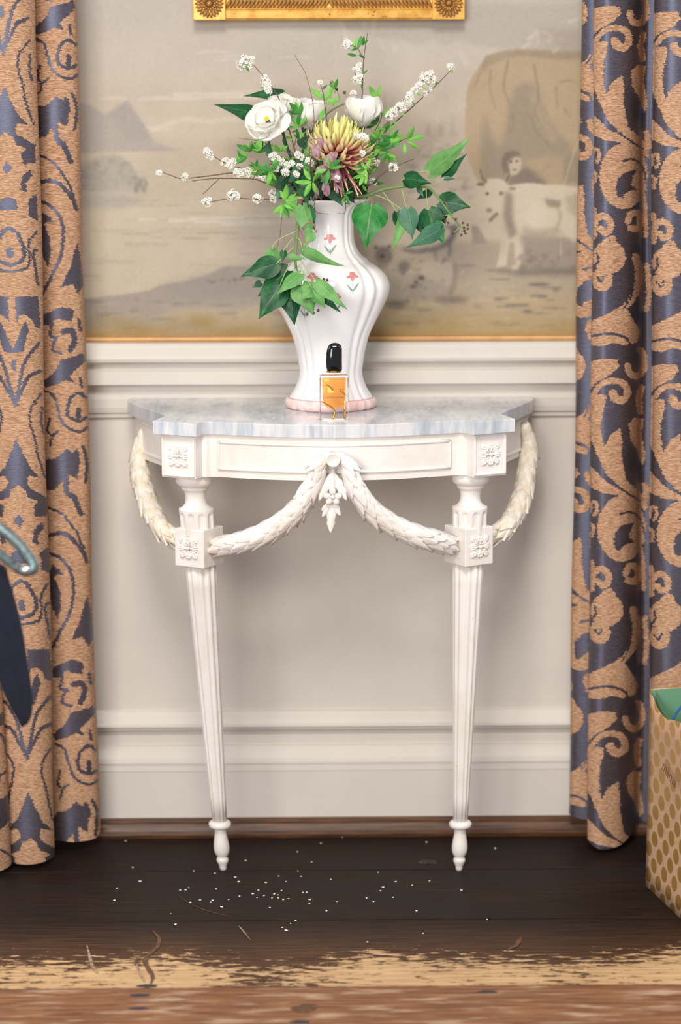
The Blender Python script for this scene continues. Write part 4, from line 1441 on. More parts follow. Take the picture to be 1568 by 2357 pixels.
for (b_, t_, hw) in [((766, 1090), (734, 1151), 12), ((766, 1090), (798, 1150), 12), ((766, 1088), (766, 1135), 9), ((764, 1155), (742, 1189), 7), ((764, 1155), (740, 1174), 6), ((764, 1155), (784, 1186), 7), ((764, 1155), (782, 1172), 6), ((764, 1160), (761, 1225), 12)]:
    carved_leaf('pendant_leaf', at(*b_, YP - 0.003), at(*t_, YP - 0.003), hw * mpp(YP), pend, M['white'])
fc = at(766, 1144, YP - 0.016)
for k, a in enumerate([90, 172, 8, 232, 306]):
    a = math.radians(a)
    d_ = Vector((math.cos(a), 0, math.sin(a)))
    v, f = sphere_geo((0, 0, 0), 0.0072, 0.0048, 0.0058, 12, 8)
    out = []
    e = Vector((-math.sin(a), 0, math.cos(a)))
    for p in v:
        out.append(fc + d_ * (0.0098 + p[0]) + e * p[2] + Vector((0, 1, 0)) * (p[1] + 0.001))
    mk('pendant_petal', out, f, M['white'], pend, True)
v, f = sphere_geo(fc - Vector((0, 0.003, 0)), 0.0042, 0.0042, 0.0042, 12, 8)
mk('pendant_button', v, f, M['white'], pend, True)

# ================================================================== PICTURE FRAME
pf = empty('picture_frame', (0, -0.02, 1.565), 'gilded picture frame with round corner rosettes hanging above the bouquet', 'frame')
fl_, fr_ = at(445, 47, -0.03), at(1070, 43, -0.03)
FX0, FX1, FZ0 = fl_.x, fr_.x, (fl_.z + fr_.z) / 2 - 0.001
FZ1 = FZ0 + 0.62
FWD = 0.060
MB().box(FX0 + 0.02, FX1 - 0.02, -0.018, -0.006, FZ0 + 0.02, FZ1 - 0.02).build('canvas', M['canvas'], pf)
outer = [(0.0, -0.004), (0.0, -0.026), (0.004, -0.030), (0.016, -0.031), (0.019, -0.029), (0.0205, -0.024), (0.024, -0.022), (0.040, -0.022), (0.042, -0.027), (0.048, -0.030), (0.054, -0.028), (0.058, -0.020), (0.06, -0.004)]


def rail_geo(horizontal, flip, a0, a1, base):
    v = []
    for a in (a0, a1):
        for (w_, y) in outer:
            q = base + (-w_ if flip else w_)
            v.append((a, y, q) if horizontal else (q, y, a))
    n = len(outer)
    f = [(i, i + 1, i + 1 + n, i + n) for i in range(n - 1)] + [(n - 1, 0, n, 2 * n - 1)]
    return v, f


for hz, fp, a0, a1, bs in ((True, False, FX0 + 0.05, FX1 - 0.05, FZ0), (True, True, FX0 + 0.05, FX1 - 0.05, FZ1), (False, False, FZ0 + 0.05, FZ1 - 0.05, FX0), (False, True, FZ0 + 0.05, FZ1 - 0.05, FX1)):
    rl = fix_normals(mk('rail', *rail_geo(hz, fp, a0, a1, bs), M['gilt'], pf))
    if hz and not fp:
        bead = bpy.data.meshes.new('rope_bead')
        v, f = sphere_geo((0, 0, 0), 0.0115, 0.0048, 0.0030, 10, 6)
        bead.from_pydata(v, [], f); bead.materials.append(M['gilt_dark'])
        bead.polygons.foreach_set('use_smooth', np.ones(len(bead.polygons), bool))
        nb = 52
        mid_ = (FX0 + FX1) / 2
        for k in range(nb):
            x = a0 + 0.016 + (a1 - a0 - 0.032) * k / (nb - 1)
            ang = math.radians(-60 if x < mid_ else 60)
            instance('rope_bead', bead, Matrix.Translation((x, -0.0235, FZ0 + 0.0315)) @ Matrix.Rotation(ang + PI / 2 * 0, 4, 'Y'), rl)
for cx, cz in ((FX0 + 0.03, FZ0 + 0.03), (FX1 - 0.03, FZ0 + 0.03), (FX0 + 0.03, FZ1 - 0.03), (FX1 - 0.03, FZ1 - 0.03)):
    blk = MB().box(cx - 0.030, cx + 0.030, -0.035, -0.004, cz - 0.030, cz + 0.030).build('corner', M['gilt'], pf)
    bevel(blk, 0.0015, 2)
    b = MB()
    for r0, r1, cnt, hh in ((0.0145, 0.0262, 22, 0.0045), (0.0060, 0.0150, 14, 0.006)):
        for k in range(cnt):
            a = 2 * PI * k / cnt
            v, f = sphere_geo((0, 0, 0), (r1 - r0) * 0.55, hh * 0.7, 2 * PI * r1 / cnt * 0.40, 8, 6)
            d_, e = Vector((math.cos(a), 0, math.sin(a))), Vector((-math.sin(a), 0, math.cos(a)))
            b.add([Vector((cx, -0.036, cz)) + d_ * ((r0 + r1) / 2 + p[0]) + e * p[2] + Vector((0, p[1], 0)) for p in v], f)
    b.add(*sphere_geo((cx, -0.037, cz), 0.0062, 0.006, 0.0062, 12, 8))
    b.build('rosette', M['gilt_dark'], blk, True)

# ================================================================== VASE
VX, VY = at(762, 930, -0.155).x, -0.155
SV = mpp(VY)
vz = lambda py: at(762, py, VY).z
vprof_px = [(459, 90), (463, 86), (469, 76), (478, 63), (490, 56), (505, 53), (540, 53), (565, 57), (587, 69), (597, 82), (603, 87), (608, 95), (616, 107), (633, 124), (648, 132), (662, 135), (676, 133.5), (690, 129), (716, 117), (754, 98), (779, 87), (810, 79), (836, 75), (856, 72), (875, 73.5), (898, 82), (912, 91), (921, 97)]
zt, zb = vz(459), vz(921)
zf = lambda py: 0.8785 + (vz(py) - zb) * (zt - 0.8785) / (zt - zb)
vprof = [(w_ * SV, zf(py)) for py, w_ in vprof_px][::-1]
vz_arr, vr_arr = np.array([p[1] for p in vprof]), np.array([p[0] for p in vprof])


def lobes(a):
    d = 0.0
    for k in range(4):
        for g in (38, 52):
            c = math.radians(g + 90 * k)
            q = (a - c + PI) % (2 * PI) - PI
            d += math.exp(-(q / 0.085) ** 2)
        q = (a - math.radians(45 + 90 * k) + PI) % (2 * PI) - PI
        d -= 0.35 * math.exp(-(q / 0.10) ** 2)
    return d


LOB = np.array([lobes(2 * PI * k / 720) for k in range(720)])
lob = lambda a: float(LOB[int(round(a / (2 * PI) * 720)) % 720])


def vase_r(a, z, r):
    return r * (1 - 0.055 * lob(a))


vase = empty('vase', (VX, VY, TOPZ), 'white lobed porcelain vase with small pink flower sprigs and pink foot, holding the bouquet', 'vase')
fine = spline([(r, z) for r, z in vprof], 90)
prof = [(r, z) for r, z in fine]
top_r, top_z = prof[-1]
prof += [(top_r - 0.0012, top_z + 0.0012), (top_r - 0.0035, top_z + 0.0004)] + [(max(w_ * SV - 0.005, 0.02), zf(py)) for py, w_ in vprof_px[1:9]]
v, f = lathe_geo(prof, 144, vase_r, VX, VY, close=False)
mk('vase_body', v, f, M['porcelain'], vase, True)
ft = [(0.060, TOPZ), (0.0800, TOPZ + 0.0005), (0.0835, TOPZ + 0.004), (0.0848, TOPZ + 0.009), (0.0842, TOPZ + 0.0145), (0.0815, TOPZ + 0.0185), (0.0785, TOPZ + 0.0195)]
mk('vase_foot', *lathe_geo(ft, 144, lambda a, z, r: r * (1 - 0.035 * lob(a)), VX, VY), M['pink_band'], vase, True)['label'] = 'mottled pink foot band'
ln = [(97 * SV - 0.001, 0.8780), (97 * SV + 0.0008, 0.8785), (96.5 * SV + 0.0008, 0.8800), (95.5 * SV - 0.001, 0.8803)]
mk('rose_line', *lathe_geo(ln, 144, vase_r, VX, VY, close=False), M['rose_line'], vase, True)


def vase_pt(dx, z, eps=0.0009):
    r = float(np.interp(z, vz_arr, vr_arr))
    a = math.asin(max(-0.98, min(0.98, dx / r)))
    rr = vase_r(a % (2 * PI), z, r) + eps
    return Vector((VX + rr * math.sin(a), VY - rr * math.cos(a), z))


def decal(name, pts, cx, cy, mat, parent, close=True):
    """flat painted shape on the porcelain; pts in px offsets from (cx,cy)"""
    V = []
    P = spline(pts + [pts[0]], 8 * len(pts) + 1)[:-1] if close else pts
    for (a, b_) in P:
        z0 = at(cx + a, cy + b_, VY - 0.09)
        V.append(vase_pt(z0.x - VX, z0.z))
    n = len(V)
    c = sum(V, Vector()) / n
    z0 = at(cx + sum(p[0] for p in P) / n, cy + sum(p[1] for p in P) / n, VY - 0.09)
    V.append(vase_pt(z0.x - VX, z0.z, 0.0012))
    return mk(name, V, [(i, (i + 1) % n, n) for i in range(n)], mat, parent, True)


def motif(cx, cy, s=1.0, stem=True):
    R = lambda pts: [(a * s, b_ * s) for a, b_ in pts]
    o = decal('flower_motif', R([(0, -9), (6, -8), (8, -3), (13, -1), (12, 3), (5, 3), (3, 9), (-3, 9), (-5, 3), (-12, 4), (-13, 0), (-7, -3), (-6, -8)]), cx, cy, M['motif_pink'], vase)
    if stem:
        P_ = []
        for q in np.linspace(9, 38, 12):
            z0 = at(cx + 0.03 * q * s, cy + q * s, VY - 0.09)
            P_.append(vase_pt(z0.x - VX, z0.z, 0.0001))
        mk('motif_stem', *tube_geo(P_, 0.00055, 6), M['motif_green'], o, True)
        decal('motif_leaf', R([(0.5, 30), (-4, 25), (-13, 16), (-7, 28), (0, 33)]), cx, cy, M['motif_green'], o)
        decal('motif_leaf', R([(1.2, 30), (6, 22), (15, 14), (9, 26), (2, 33)]), cx, cy, M['motif_green'], o)


motif(760, 552); motif(811, 636); motif(719, 637); motif(773, 681, 0.95); motif(700, 700, 0.9)

# ================================================================== PERFUME BOTTLE
BB0 = atz(736.5, 969, TOPZ); BB1 = atz(802.5, 969, TOPZ)
BX, BW = (BB0.x + BB1.x) / 2, (BB1.x - BB0.x)
BD = 0.026
BYF = BB0.y - 0.001
BYC = BYF + BD / 2
sb = mpp(BYF)
bz = lambda py: TOPZ + 0.0004 + (969 - py) * sb * 1.005
bottle = empty('perfume_bottle', (BX, BYC, TOPZ), 'clear glass perfume bottle of amber liquid with black cap, in front of the white vase', 'perfume')


def rrect(w_, d_, r, n=5):
    pts = []
    for cx, cy, a0 in ((w_ / 2 - r, -d_ / 2 + r, -90), (w_ / 2 - r, d_ / 2 - r, 0), (-w_ / 2 + r, d_ / 2 - r, 90), (-w_ / 2 + r, -d_ / 2 + r, 180)):
        for k in range(n + 1):
            a = math.radians(a0 + 90 * k / n)
            pts.append((cx + r * math.cos(a), cy + r * math.sin(a)))
    return pts


def loft(secs):
    """secs: list of (points, z)"""
    v, f = [], []
    n = len(secs[0][0])
    for pts, z in secs: v += [(BX + a, BYC + b_, z) for a, b_ in pts]
    for i in range(len(secs) - 1):
        for k in range(n):
            k2 = (k + 1) % n
            f.append((i * n + k, i * n + k2, (i + 1) * n + k2, (i + 1) * n + k))
    f.append(tuple(range(n))[::-1]); f.append(tuple((len(secs) - 1) * n + k for k in range(n)))
    return v, f


zt_ = bz(864)
mk('bottle_glass', *loft([(rrect(BW - 0.003, BD - 0.003, 0.003), bz(969)), (rrect(BW, BD, 0.004), bz(969) + 0.0015), (rrect(BW, BD, 0.004), zt_ - 0.0025), (rrect(BW - 0.0015, BD - 0.0015, 0.004), zt_ - 0.0008), (rrect(BW - 0.006, BD - 0.005, 0.004), zt_)]), M['glass'], bottle)
# liquid chamber with rounded bottom
lw, ldp = 0.0420, 0.0165
secs = []
for t in np.linspace(0, 1, 12):
    z = bz(942) + (bz(872) - bz(942)) * t
    q = min(1, t / 0.38)
    k = math.sqrt(max(0.0, 1 - (1 - q) ** 2))
    secs.append((rrect(lw * (0.45 + 0.47 * k + 0.08 * t), ldp * (0.35 + 0.65 * k), 0.0032 * (0.35 + 0.65 * k)), z))
lq = mk('liquid', *loft(secs), M['liquid'], bottle, False)
lq['label'] = 'amber liquid'
cl = [(rrect(0.0255, 0.0175, 0.0085), bz(861) + 0.001), (rrect(0.027, 0.019, 0.009), bz(860) + 0.001), (rrect(0.0275, 0.0195, 0.009), bz(857)), (rrect(0.0255, 0.018, 0.0085), bz(856))]
mk('gold_collar', *loft(cl), M['gold_metal'], bottle, True)
cap = []
for t, wd_, dx in ((0, 0.0240, 0.001), (0.02, 0.0268, 0.001), (0.10, 0.0280, 0.0005), (0.3, 0.0285, 0.0), (0.5, 0.0283, 0.0002), (0.65, 0.0276, 0.0005), (0.78, 0.0262, 0.0012), (0.87, 0.0235, 0.0015), (0.94, 0.0185, 0.0018), (0.98, 0.0115, 0.002), (1.0, 0.003, 0.002)):
    z = bz(856) + (bz(792) - bz(856)) * t
    cap.append(([(a + dx, b_) for a, b_ in rrect(wd_, wd_ * 0.72, wd_ * 0.345, 6)], z))
mk('cap', *loft(cap), M['black_cap'], bottle, True)['label'] = 'glossy black cap'
# gold wire letter shapes set into the front of the glass
GY = BYF - 0.0006
gw = lambda pts, r: tube_geo([at(a, b_, GY) for a, b_ in spline(pts, 24)], r, 8)
mk('gold_wire', *tube_geo([at(a, b_, GY) for a, b_ in spline([(739, 885), (748, 885), (756, 888), (762, 893), (767, 898)], 20)], np.linspace(0.0008, 0.0017, 20), 8), M['gold_metal'], bottle, True)
mk('gold_wire', *tube_geo([at(a, b_, GY) for a, b_ in spline([(739, 923), (749, 929), (760, 935), (769, 943), (770, 953), (766, 964)], 24)], np.linspace(0.0008, 0.0021, 24), 8), M['gold_metal'], bottle, True)
mk('gold_wire', *tube_geo([at(783, 896, GY), at(788, 902, GY), at(797, 911, GY)], [0.0026, 0.0018, 0.0004], 8), M['gold_metal'], bottle, True)
mk('gold_wire', *tube_geo([at(793.5, 920, GY), at(793.5, 920.5, GY), at(793.5, 963.5, GY), at(793.5, 964, GY)], [0.001, 0.0019, 0.0019, 0.001], 8), M['gold_metal'], bottle, True)


def text_mesh(name, txt, size, M4, mat, parent, extr=0.0001, shear=0.0):
    cu = bpy.data.curves.new('txt', 'FONT')
    cu.body = txt
    cu.size = size
    cu.align_x = 'CENTER'; cu.align_y = 'CENTER'
    cu.extrude = extr
    cu.shear = shear
    tmp = bpy.data.objects.new('tmp', cu)
    COL.objects.link(tmp)
    dg = bpy.context.evaluated_depsgraph_get()
    me = bpy.data.meshes.new_from_object(tmp.evaluated_get(dg))
    bpy.data.objects.remove(tmp)
    me.name = name
    me.materials.clear(); me.materials.append(mat)
    me.transform(Matrix.Translation(-_origin(parent)) @ M4)
    return link(name, me, parent)


tc = at(771, 915, BYF - 0.0003)
text_mesh('lettering', 'GIORGIO ARMANI', 0.0041, Matrix.Translation(tc) @ Matrix.Rotation(PI / 2, 4, 'X'), M['ink'], bottle)

# ================================================================== BOUQUET
def ivy_prof(t):
    return float(np.interp(t, [0, 0.04, 0.10, 0.2, 0.3, 0.42, 0.55, 0.7, 0.85, 1], [0.30, 0.62, 0.82, 0.97, 1.0, 0.87, 0.62, 0.40, 0.18, 0.01]))


def lance_prof(t):
    return float(np.interp(t, [0, 0.12, 0.3, 0.5, 0.7, 0.88, 1], [0.12, 0.5, 0.88, 1.0, 0.8, 0.4, 0.02]))


def petal_prof(t):
    return float(np.interp(t, [0, 0.2, 0.45, 0.7, 0.86, 0.95, 1], [0.25, 0.55, 0.86, 1.0, 0.9, 0.62, 0.22]))


def leaf(name, b_, t_, hw, mats, parent, roll=0.0, fold=0.25, droop=0.08, prof=ivy_prof, nl=12, nw=4, heart=0.5, wave=0.0, gap=0.0004, ref=None):
    """two-sided leaf blade between world points b_ and t_. mats = (side seen, other side)"""
    b_, t_ = Vector(b_), Vector(t_)
    u = t_ - b_; Ln = u.length; u.normalize()
    n_ = ref if ref is not None else Vector((0.0, -1.0, 0.12))
    n_ = n_ - u * n_.dot(u)
    if n_.length < 1e-3: n_ = Vector((1, 0, 0)) - u * u.x
    n_.normalize()
    n_ = Matrix.Rotation(roll, 3, u) @ n_
    v_ = u.cross(n_)
    V, UV = [], []
    w = 2 * nw + 1
    ph = rng.uniform(0, 6)
    for i in range(nl + 1):
        t = i / nl
        wv = hw * prof(t)
        for j in range(-nw, nw + 1):
            s = j / nw
            back = heart * 0.22 * Ln * (abs(s) ** 1.5) * max(0, 1 - t * 3.2)
            V.append(b_ + u * (t * Ln - back) + v_ * (s * wv) + n_ * (-fold * abs(s) ** 1.3 * wv + droop * Ln * math.sin(PI * t * 0.9) + wave * hw * math.sin(ph + t * 9 + s * 2.5) * abs(s)))
            UV.append((0.5 + s * 0.5, t))
    n = len(V)
    F = []
    for i in range(nl):
        for j in range(w - 1):
            F.append((i * w + j, i * w + j + 1, (i + 1) * w + j + 1, (i + 1) * w + j))
    nf = len(F)
    V2 = V + [p - n_ * gap for p in V]
    F2 = F + [tuple(k + n for k in q)[::-1] for q in F]
    # orient front layer toward n_
    a, b2, c = V[0], V[1], V[w + 1]
    if (b2 - a).cross(c - a).dot(n_) < 0:
        F2 = [q[::-1] for q in F2]
    return mk(name, V2, F2, list(mats), parent, True, fmats=[0] * nf + [1] * nf, uv=UV + UV)


def stem(name, pts, r0, r1, mat, parent, n=None, seg=7, bumps=0):
    n = n or max(10, len(pts) * 5)
    P = spline(pts, n)
    R_ = np.linspace(r0, r1, n)
    if bumps: R_ = R_ * (1 + bumps * (np.arange(n) % 3 == 0))
    return mk(name, *tube_geo(P, list(R_), seg), mat, parent, True)


ROOT = Vector((VX, VY, zf(520)))          # stems meet inside the neck of the vase
MOUTH = Vector((VX, VY, top_z))


def into_vase(p, k=0.35):
    """two points that lead a stem into the neck"""
    p = Vector(p)
    e = MOUTH + Vector((max(-0.045, min(0.045, (p.x - VX) * k)), max(-0.04, min(0.04, (p.y - VY) * k)), 0.002))
    return [ROOT + (e - ROOT) * Vector((0.3, 0.3, 0)).length * 0.2, e]


DK, BR, PL, GR, SP, MD = M['ivy_dark'], M['ivy_bright'], M['ivy_pale'], M['ivy_grey'], M['spring_leaf'], M['mid_leaf']

# ---- ivy hanging over the left of the rim
z3 = lambda x, y: (540 + x / 4.126, 420 + y / 4.126)
IVY_GROUP = 'ivy sprays in the vase'
Yl = -0.272
iv = empty('ivy_branch', at(690, 470, Yl), 'ivy spray with a cut woody end hanging down the left front of the vase', 'ivy', IVY_GROUP)
st = stem('ivy_stem', [at(693, 459, -0.245), at(690, 478, -0.252), at(686, 505, -0.250), at(684, 545, -0.255), at(680, 585, -0.270), at(681, 610, -0.285), at(686, 632, -0.292)], 0.0046, 0.0017, M['stem_green'], iv, 36, 10, 0.10)
mk('cut_end', *tube_geo([at(692, 461, -0.2485), at(693, 456, -0.2455)], [0.0054, 0.0048], 12), M['cut_wood'], iv)
stem('bark_node', [at(692, 461, -0.247), at(690, 476, -0.251), at(688, 490, -0.251)], 0.0055, 0.0043, M['bark'], iv, 14, 10, 0.12)
LV = [  # base, tip (zoom-3 px), half width px, seen, other, Y base, Y tip, roll, fold, droop
    ((395, 772), (60, 895), 25, DK, PL, -0.290, -0.300, 0.3, 0.15, 0.05),
    ((360, 640), (385, 905), 18, PL, DK, -0.272, -0.282, -0.4, 0.2, 0.05),
    ((505, 835), (218, 1085), 27, DK, PL, -0.278, -0.288, 0.0, 0.25, 0.04),
    ((430, 985), (228, 1300), 30, DK, PL, -0.292, -0.305, 0.15, 0.15, 0.05),
    ((520, 1010), (570, 1362), 25, DK, PL, -0.286, -0.292, -0.1, 0.3, 0.05),
    ((622, 868), (398, 1078), 17, PL, DK, -0.300, -0.315, 0.5, 0.25, 0.08),
    ((640, 975), (745, 1262), 30, PL, DK, -0.300, -0.308, -0.2, 0.25, 0.12),
    ((725, 1005), (640, 1118), 18, PL, DK, -0.312, -0.325, 0.0, 0.3, 0.2),
    ((738, 1008), (866, 1188), 21, PL, DK, -0.312, -0.318, 0.3, 0.35, 0.12),
    ((770, 1010), (1015, 1238), 13, DK, PL, -0.304, -0.308, 0.4, 0.2, 0.05),
    ((780, 948), (1068, 1206), 16, PL, DK, -0.314, -0.320, -0.35, 0.25, 0.05),
    ((652, 650), (1058, 794), 13, PL, DK, -0.288, -0.318, 0.5, 0.3, 0.10),
    ((520, 712), (672, 718), 9, PL, GR, -0.305, -0.312, 0.4, 0.3, 0.12),
    ((655, 228), (722, 572), 21, PL, DK, -0.258, -0.268, -0.3, 0.3, 0.06),
    ((700, 235), (780, 480), 12, DK, PL, -0.250, -0.262, 0.5, 0.2, 0.05),
    ((730, 480), (660, 620), 13, PL, DK, -0.282, -0.290, 0.5, 0.4, 0.1),
    ((470, 648), (452, 760), 8, DK, PL, -0.285, -0.290, 0.0, 0.3, 0.05),
    ((640, 60), (708, 245), 12, DK, PL, -0.235, -0.255, 0.3, 0.3, 0.08),
    ((250, 950), (172, 1000), 8, GR, DK, -0.270, -0.275, 0.0, 0.2, 0.05),
]
for bq, tq, hw, a_, b_, y0, y1, ro, fo, dr in LV:
    leaf('leaf', at(*z3(*bq), y0), at(*z3(*tq), y1), hw * 1.12 * mpp(y0), (a_, b_), iv, ro, fo, dr, wave=0.06)
for pts, y0, y1 in [([(590, 462), (440, 530), (372, 590), (358, 640)], -0.262, -0.272), ([(560, 615), (480, 690), (395, 772)], -0.275, -0.290), ([(558, 720), (480, 860), (430, 985)], -0.284, -0.292), ([(575, 800), (560, 850), (520, 1010)], -0.288, -0.286),
                    ([(622, 730), (700, 840), (780, 948)], -0.285, -0.314), ([(610, 788), (680, 890), (738, 1008)], -0.290, -0.312), ([(600, 850), (620, 900), (640, 975)], -0.292, -0.300), ([(560, 520), (500, 600), (462, 650)], -0.265, -0.285), ([(600, 420), (640, 395), (690, 350), (708, 240)], -0.258, -0.250),
                    ([(590, 520), (625, 560), (652, 650)], -0.262, -0.288), ([(585, 690), (600, 700), (560, 712)], -0.28, -0.305), ([(600, 850), (610, 860), (622, 868)], -0.292, -0.30)]:
    k = len(pts)
    stem('petiole', [at(*z3(*p), y0 + (y1 - y0) * i / (k - 1) - 0.002) for i, p in enumerate(pts)], 0.0010, 0.0008, M['petiole'], iv, 12, 6)
for q in [(800, 918), (850, 920), (880, 928), (915, 1020), (875, 996), (690, 1255), (750, 1240), (795, 1215)]:
    c = at(*z3(*q), -0.300)
    mk('berry', *sphere_geo(c, 0.0026, 0.0026, 0.0030, 8, 6), M['berry'], iv, True)
    stem('berry_stalk', [c, at(*z3(820, 985) if q[1] < 1100 else z3(700, 1190), -0.298)], 0.0004, 0.0005, M['petiole'], iv, 5, 5)

# ---- ivy reaching out over the right of the rim
z4 = lambda x, y: (780 + x / 4.9, 300 + y / 4.9)
Yr = -0.175
iv2 = empty('ivy_branch', at(850, 450, Yr), 'ivy spray with large heart leaves arching out to the right of the vase', 'ivy', IVY_GROUP)
stem('ivy_stem', [ROOT, MOUTH + Vector((0.02, -0.02, 0)), at(*z4(300, 740), -0.19), at(*z4(500, 668), -0.195), at(*z4(690, 636), -0.20), at(*z4(860, 630), -0.20), at(*z4(1010, 650), -0.20), at(*z4(1130, 770), -0.205), at(*z4(1240, 920), -0.21), at(*z4(1380, 1095), -0.21)], 0.0040, 0.0015, M['stem_green'], iv2, 60, 9, 0.06)
LV2 = [
    ((368, 855), (297, 1335), 39, BR, PL, -0.235, -0.262, 0.1, 0.12, 0.06),
    ((1030, 470), (1490, 72), 22, PL, DK, -0.205, -0.225, 0.25, 0.2, 0.06),
    ((1195, 520), (1450, 258), 12, DK, PL, -0.195, -0.215, -0.2, 0.15, 0.05),
    ((745, 540), (1052, 604), 19, DK, PL, -0.215, -0.240, 0.0, 0.5, 0.16),
    ((895, 640), (960, 755), 7, GR, DK, -0.215, -0.225, 0.4, 0.3, 0.1),
    ((1035, 690), (872, 786), 9, DK, PL, -0.195, -0.205, 0.2, 0.3, 0.08),
    ((1145, 800), (1488, 866), 26, DK, PL, -0.205, -0.215, -0.15, 0.25, 0.05),
    ((1190, 545), (1315, 550), 5, GR, DK, -0.210, -0.215, 0.3, 0.3, -0.1),
    ((770, 900), (608, 1372), 17, PL, DK, -0.220, -0.235, 0.55, 0.35, 0.05),
    ((785, 890), (830, 1235), 22, GR, DK, -0.228, -0.240, -0.25, 0.35, 0.06),
    ((1012, 900), (1110, 1230), 26, DK, PL, -0.215, -0.222, 0.2, 0.3, 0.08),
    ((1150, 1110), (760, 1322), 20, GR, DK, -0.232, -0.240, -0.3, 0.2, 0.08),
    ((1080, 1050), (1192, 1290), 17, BR, PL, -0.222, -0.230, 0.3, 0.2, 0.06),
    ((655, 925), (705, 1180), 13, DK, PL, -0.208, -0.215, 0.3, 0.3, 0.05),
    ((900, 980), (960, 1200), 16, DK, GR, -0.205, -0.210, -0.3, 0.3, 0.05),
    ((1150, 900), (1200, 1060), 14, DK, PL, -0.198, -0.205, 0.1, 0.2, 0.05),
    ((880, 960), (780, 1160), 14, DK, PL, -0.204, -0.212, 0.2, 0.2, 0.05),
]
for bq, tq, hw, a_, b_, y0, y1, ro, fo, dr in LV2:
    leaf('leaf', at(*z4(*bq), y0), at(*z4(*tq), y1), hw * 1.08 * mpp(y0), (a_, b_), iv2, ro, fo, dr, wave=0.06)
for pts, y0, y1 in [([(335, 730), (372, 785), (368, 855)], -0.19, -0.235), ([(690, 630), (700, 580), (745, 540)], -0.2, -0.215), ([(705, 645), (735, 760), (770, 900)], -0.2, -0.22), ([(985, 650), (990, 760), (1012, 900)], -0.2, -0.215),
                    ([(500, 700), (580, 800), (655, 925)], -0.195, -0.208), ([(400, 722), (560, 790), (720, 900)], -0.192, -0.21), ([(870, 480), (960, 462), (1030, 470)], -0.205, -0.205), ([(1020, 645), (1110, 600), (1190, 540)], -0.2, -0.21)]:
    k = len(pts)
    stem('petiole', [at(*z4(*p), y0 + (y1 - y0) * i / (k - 1)) for i, p in enumerate(pts)], 0.0011, 0.0009, M['petiole'], iv2, 12, 6)
for q, hub in [((1400, 1045), (1370, 1085)), ((1455, 1065), (1370, 1085)), ((1412, 1098), (1370, 1085)), ((1455, 1110), (1370, 1085)), ((1415, 1132), (1370, 1085)), ((1430, 1160), (1370, 1085)), ((1380, 1180), (1370, 1085)), ((1290, 1165), (1370, 1085)), ((1320, 1000), (1250, 950)), ((1180, 965), (1250, 950)), ((1205, 1025), (1250, 950)), ((1235, 1045), (1250, 950)), ((1195, 790), (1230, 860))]:
    c = at(*z4(*q), -0.215)
    mk('berry', *sphere_geo(c, 0.0024, 0.0024, 0.0026, 8, 6), M['berry'], iv2, True)
    stem('berry_stalk', [at(*z4(*hub), -0.21), c], 0.0006, 0.0004, M['petiole'], iv2, 5, 5)

# ---- ivy behind, upper left, with berries
iv3 = empty('ivy_branch', MOUTH, 'ivy spray at the back with two leaves jutting left of the white flowers', 'ivy', IVY_GROUP)
stem('ivy_stem', [ROOT, MOUTH + Vector((0, 0.02, 0)), at(740, 380, -0.12), at(712, 300, -0.10), at(660, 262, -0.10), at(596, 262, -0.10)], 0.003, 0.0014, M['stem_green'], iv3, 40, 7)
stem('ivy_stem', [at(700, 330, -0.11), at(735, 280, -0.10), at(770, 250, -0.09), at(812, 232, -0.09)], 0.0022, 0.0012, M['stem_green'], iv3, 24, 7)
for bq, tq, hw, a_, b_, ro in [((608, 268), (491, 241), 22, DK, PL, 0.35), ((650, 214), (560, 222), 14, DK, PL, 0.3), ((690, 320), (716, 350), 12, GR, DK, 0.0)]:
    leaf('leaf', at(*bq, -0.10), at(*tq, -0.115), hw * mpp(-0.1), (a_, b_), iv3, ro, 0.3, 0.05)
for q in [(764, 190), (760, 218), (793, 213), (735, 262), (730, 294), (722, 296), (775, 205), (712, 290)]:
    c = at(*q, -0.10)
    mk('berry', *sphere_geo(c, 0.0030, 0.0030, 0.0032, 8, 6), M['berry'], iv3, True)
    stem('berry_stalk', [c, at(q[0] + 8, q[1] + 25, -0.10)], 0.0005, 0.0007, M['stem_green'], iv3, 5, 5)

# ---- dark foliage collar around the mouth
iv4 = empty('ivy_branch', MOUTH, 'cluster of dark ivy leaves filling the mouth of the vase', 'ivy', IVY_GROUP)
for bq, tq, hw, a_, b_, y0 in [((712, 370), (660, 425), 22, GR, DK, -0.20), ((700, 395), (690, 462), 22, DK, GR, -0.215), ((690, 400), (640, 430), 14, DK, PL, -0.205), ((650, 410), (636, 470), 11, GR, DK, -0.20), ((668, 430), (655, 462), 12, GR, DK, -0.215), ((740, 420), (720, 465), 20, DK, PL, -0.215), ((770, 425), (768, 462), 20, DK, GR, -0.20),
                              ((800, 420), (808, 462), 20, DK, PL, -0.20), ((760, 440), (790, 476), 13, GR, DK, -0.225), ((830, 425), (846, 458), 14, DK, GR, -0.18), ((715, 340), (725, 395), 16, PL, DK, -0.19), ((700, 380), (725, 420), 14, PL, GR, -0.205), ((840, 400), (815, 440), 16, DK, PL, -0.17), ((720, 430), (700, 462), 13, DK, PL, -0.225), ((650, 395), (615, 420), 12, DK, GR, -0.16), ((625, 400), (640, 440), 12, MD, DK, -0.17), ((790, 440), (820, 470), 10, DK, GR, -0.215)]:
    leaf('leaf', at(*bq, y0 + 0.01), at(*tq, y0 - 0.01), hw * mpp(y0), (a_, b_), iv4, rng.uniform(-0.4, 0.4), 0.25, 0.08)
stem('ivy_stem', [ROOT, MOUTH, at(735, 400, -0.18)], 0.003, 0.002, M['stem_green'], iv4, 16, 7)

# ---- white lisianthus
FL = 'white lisianthus blooms'


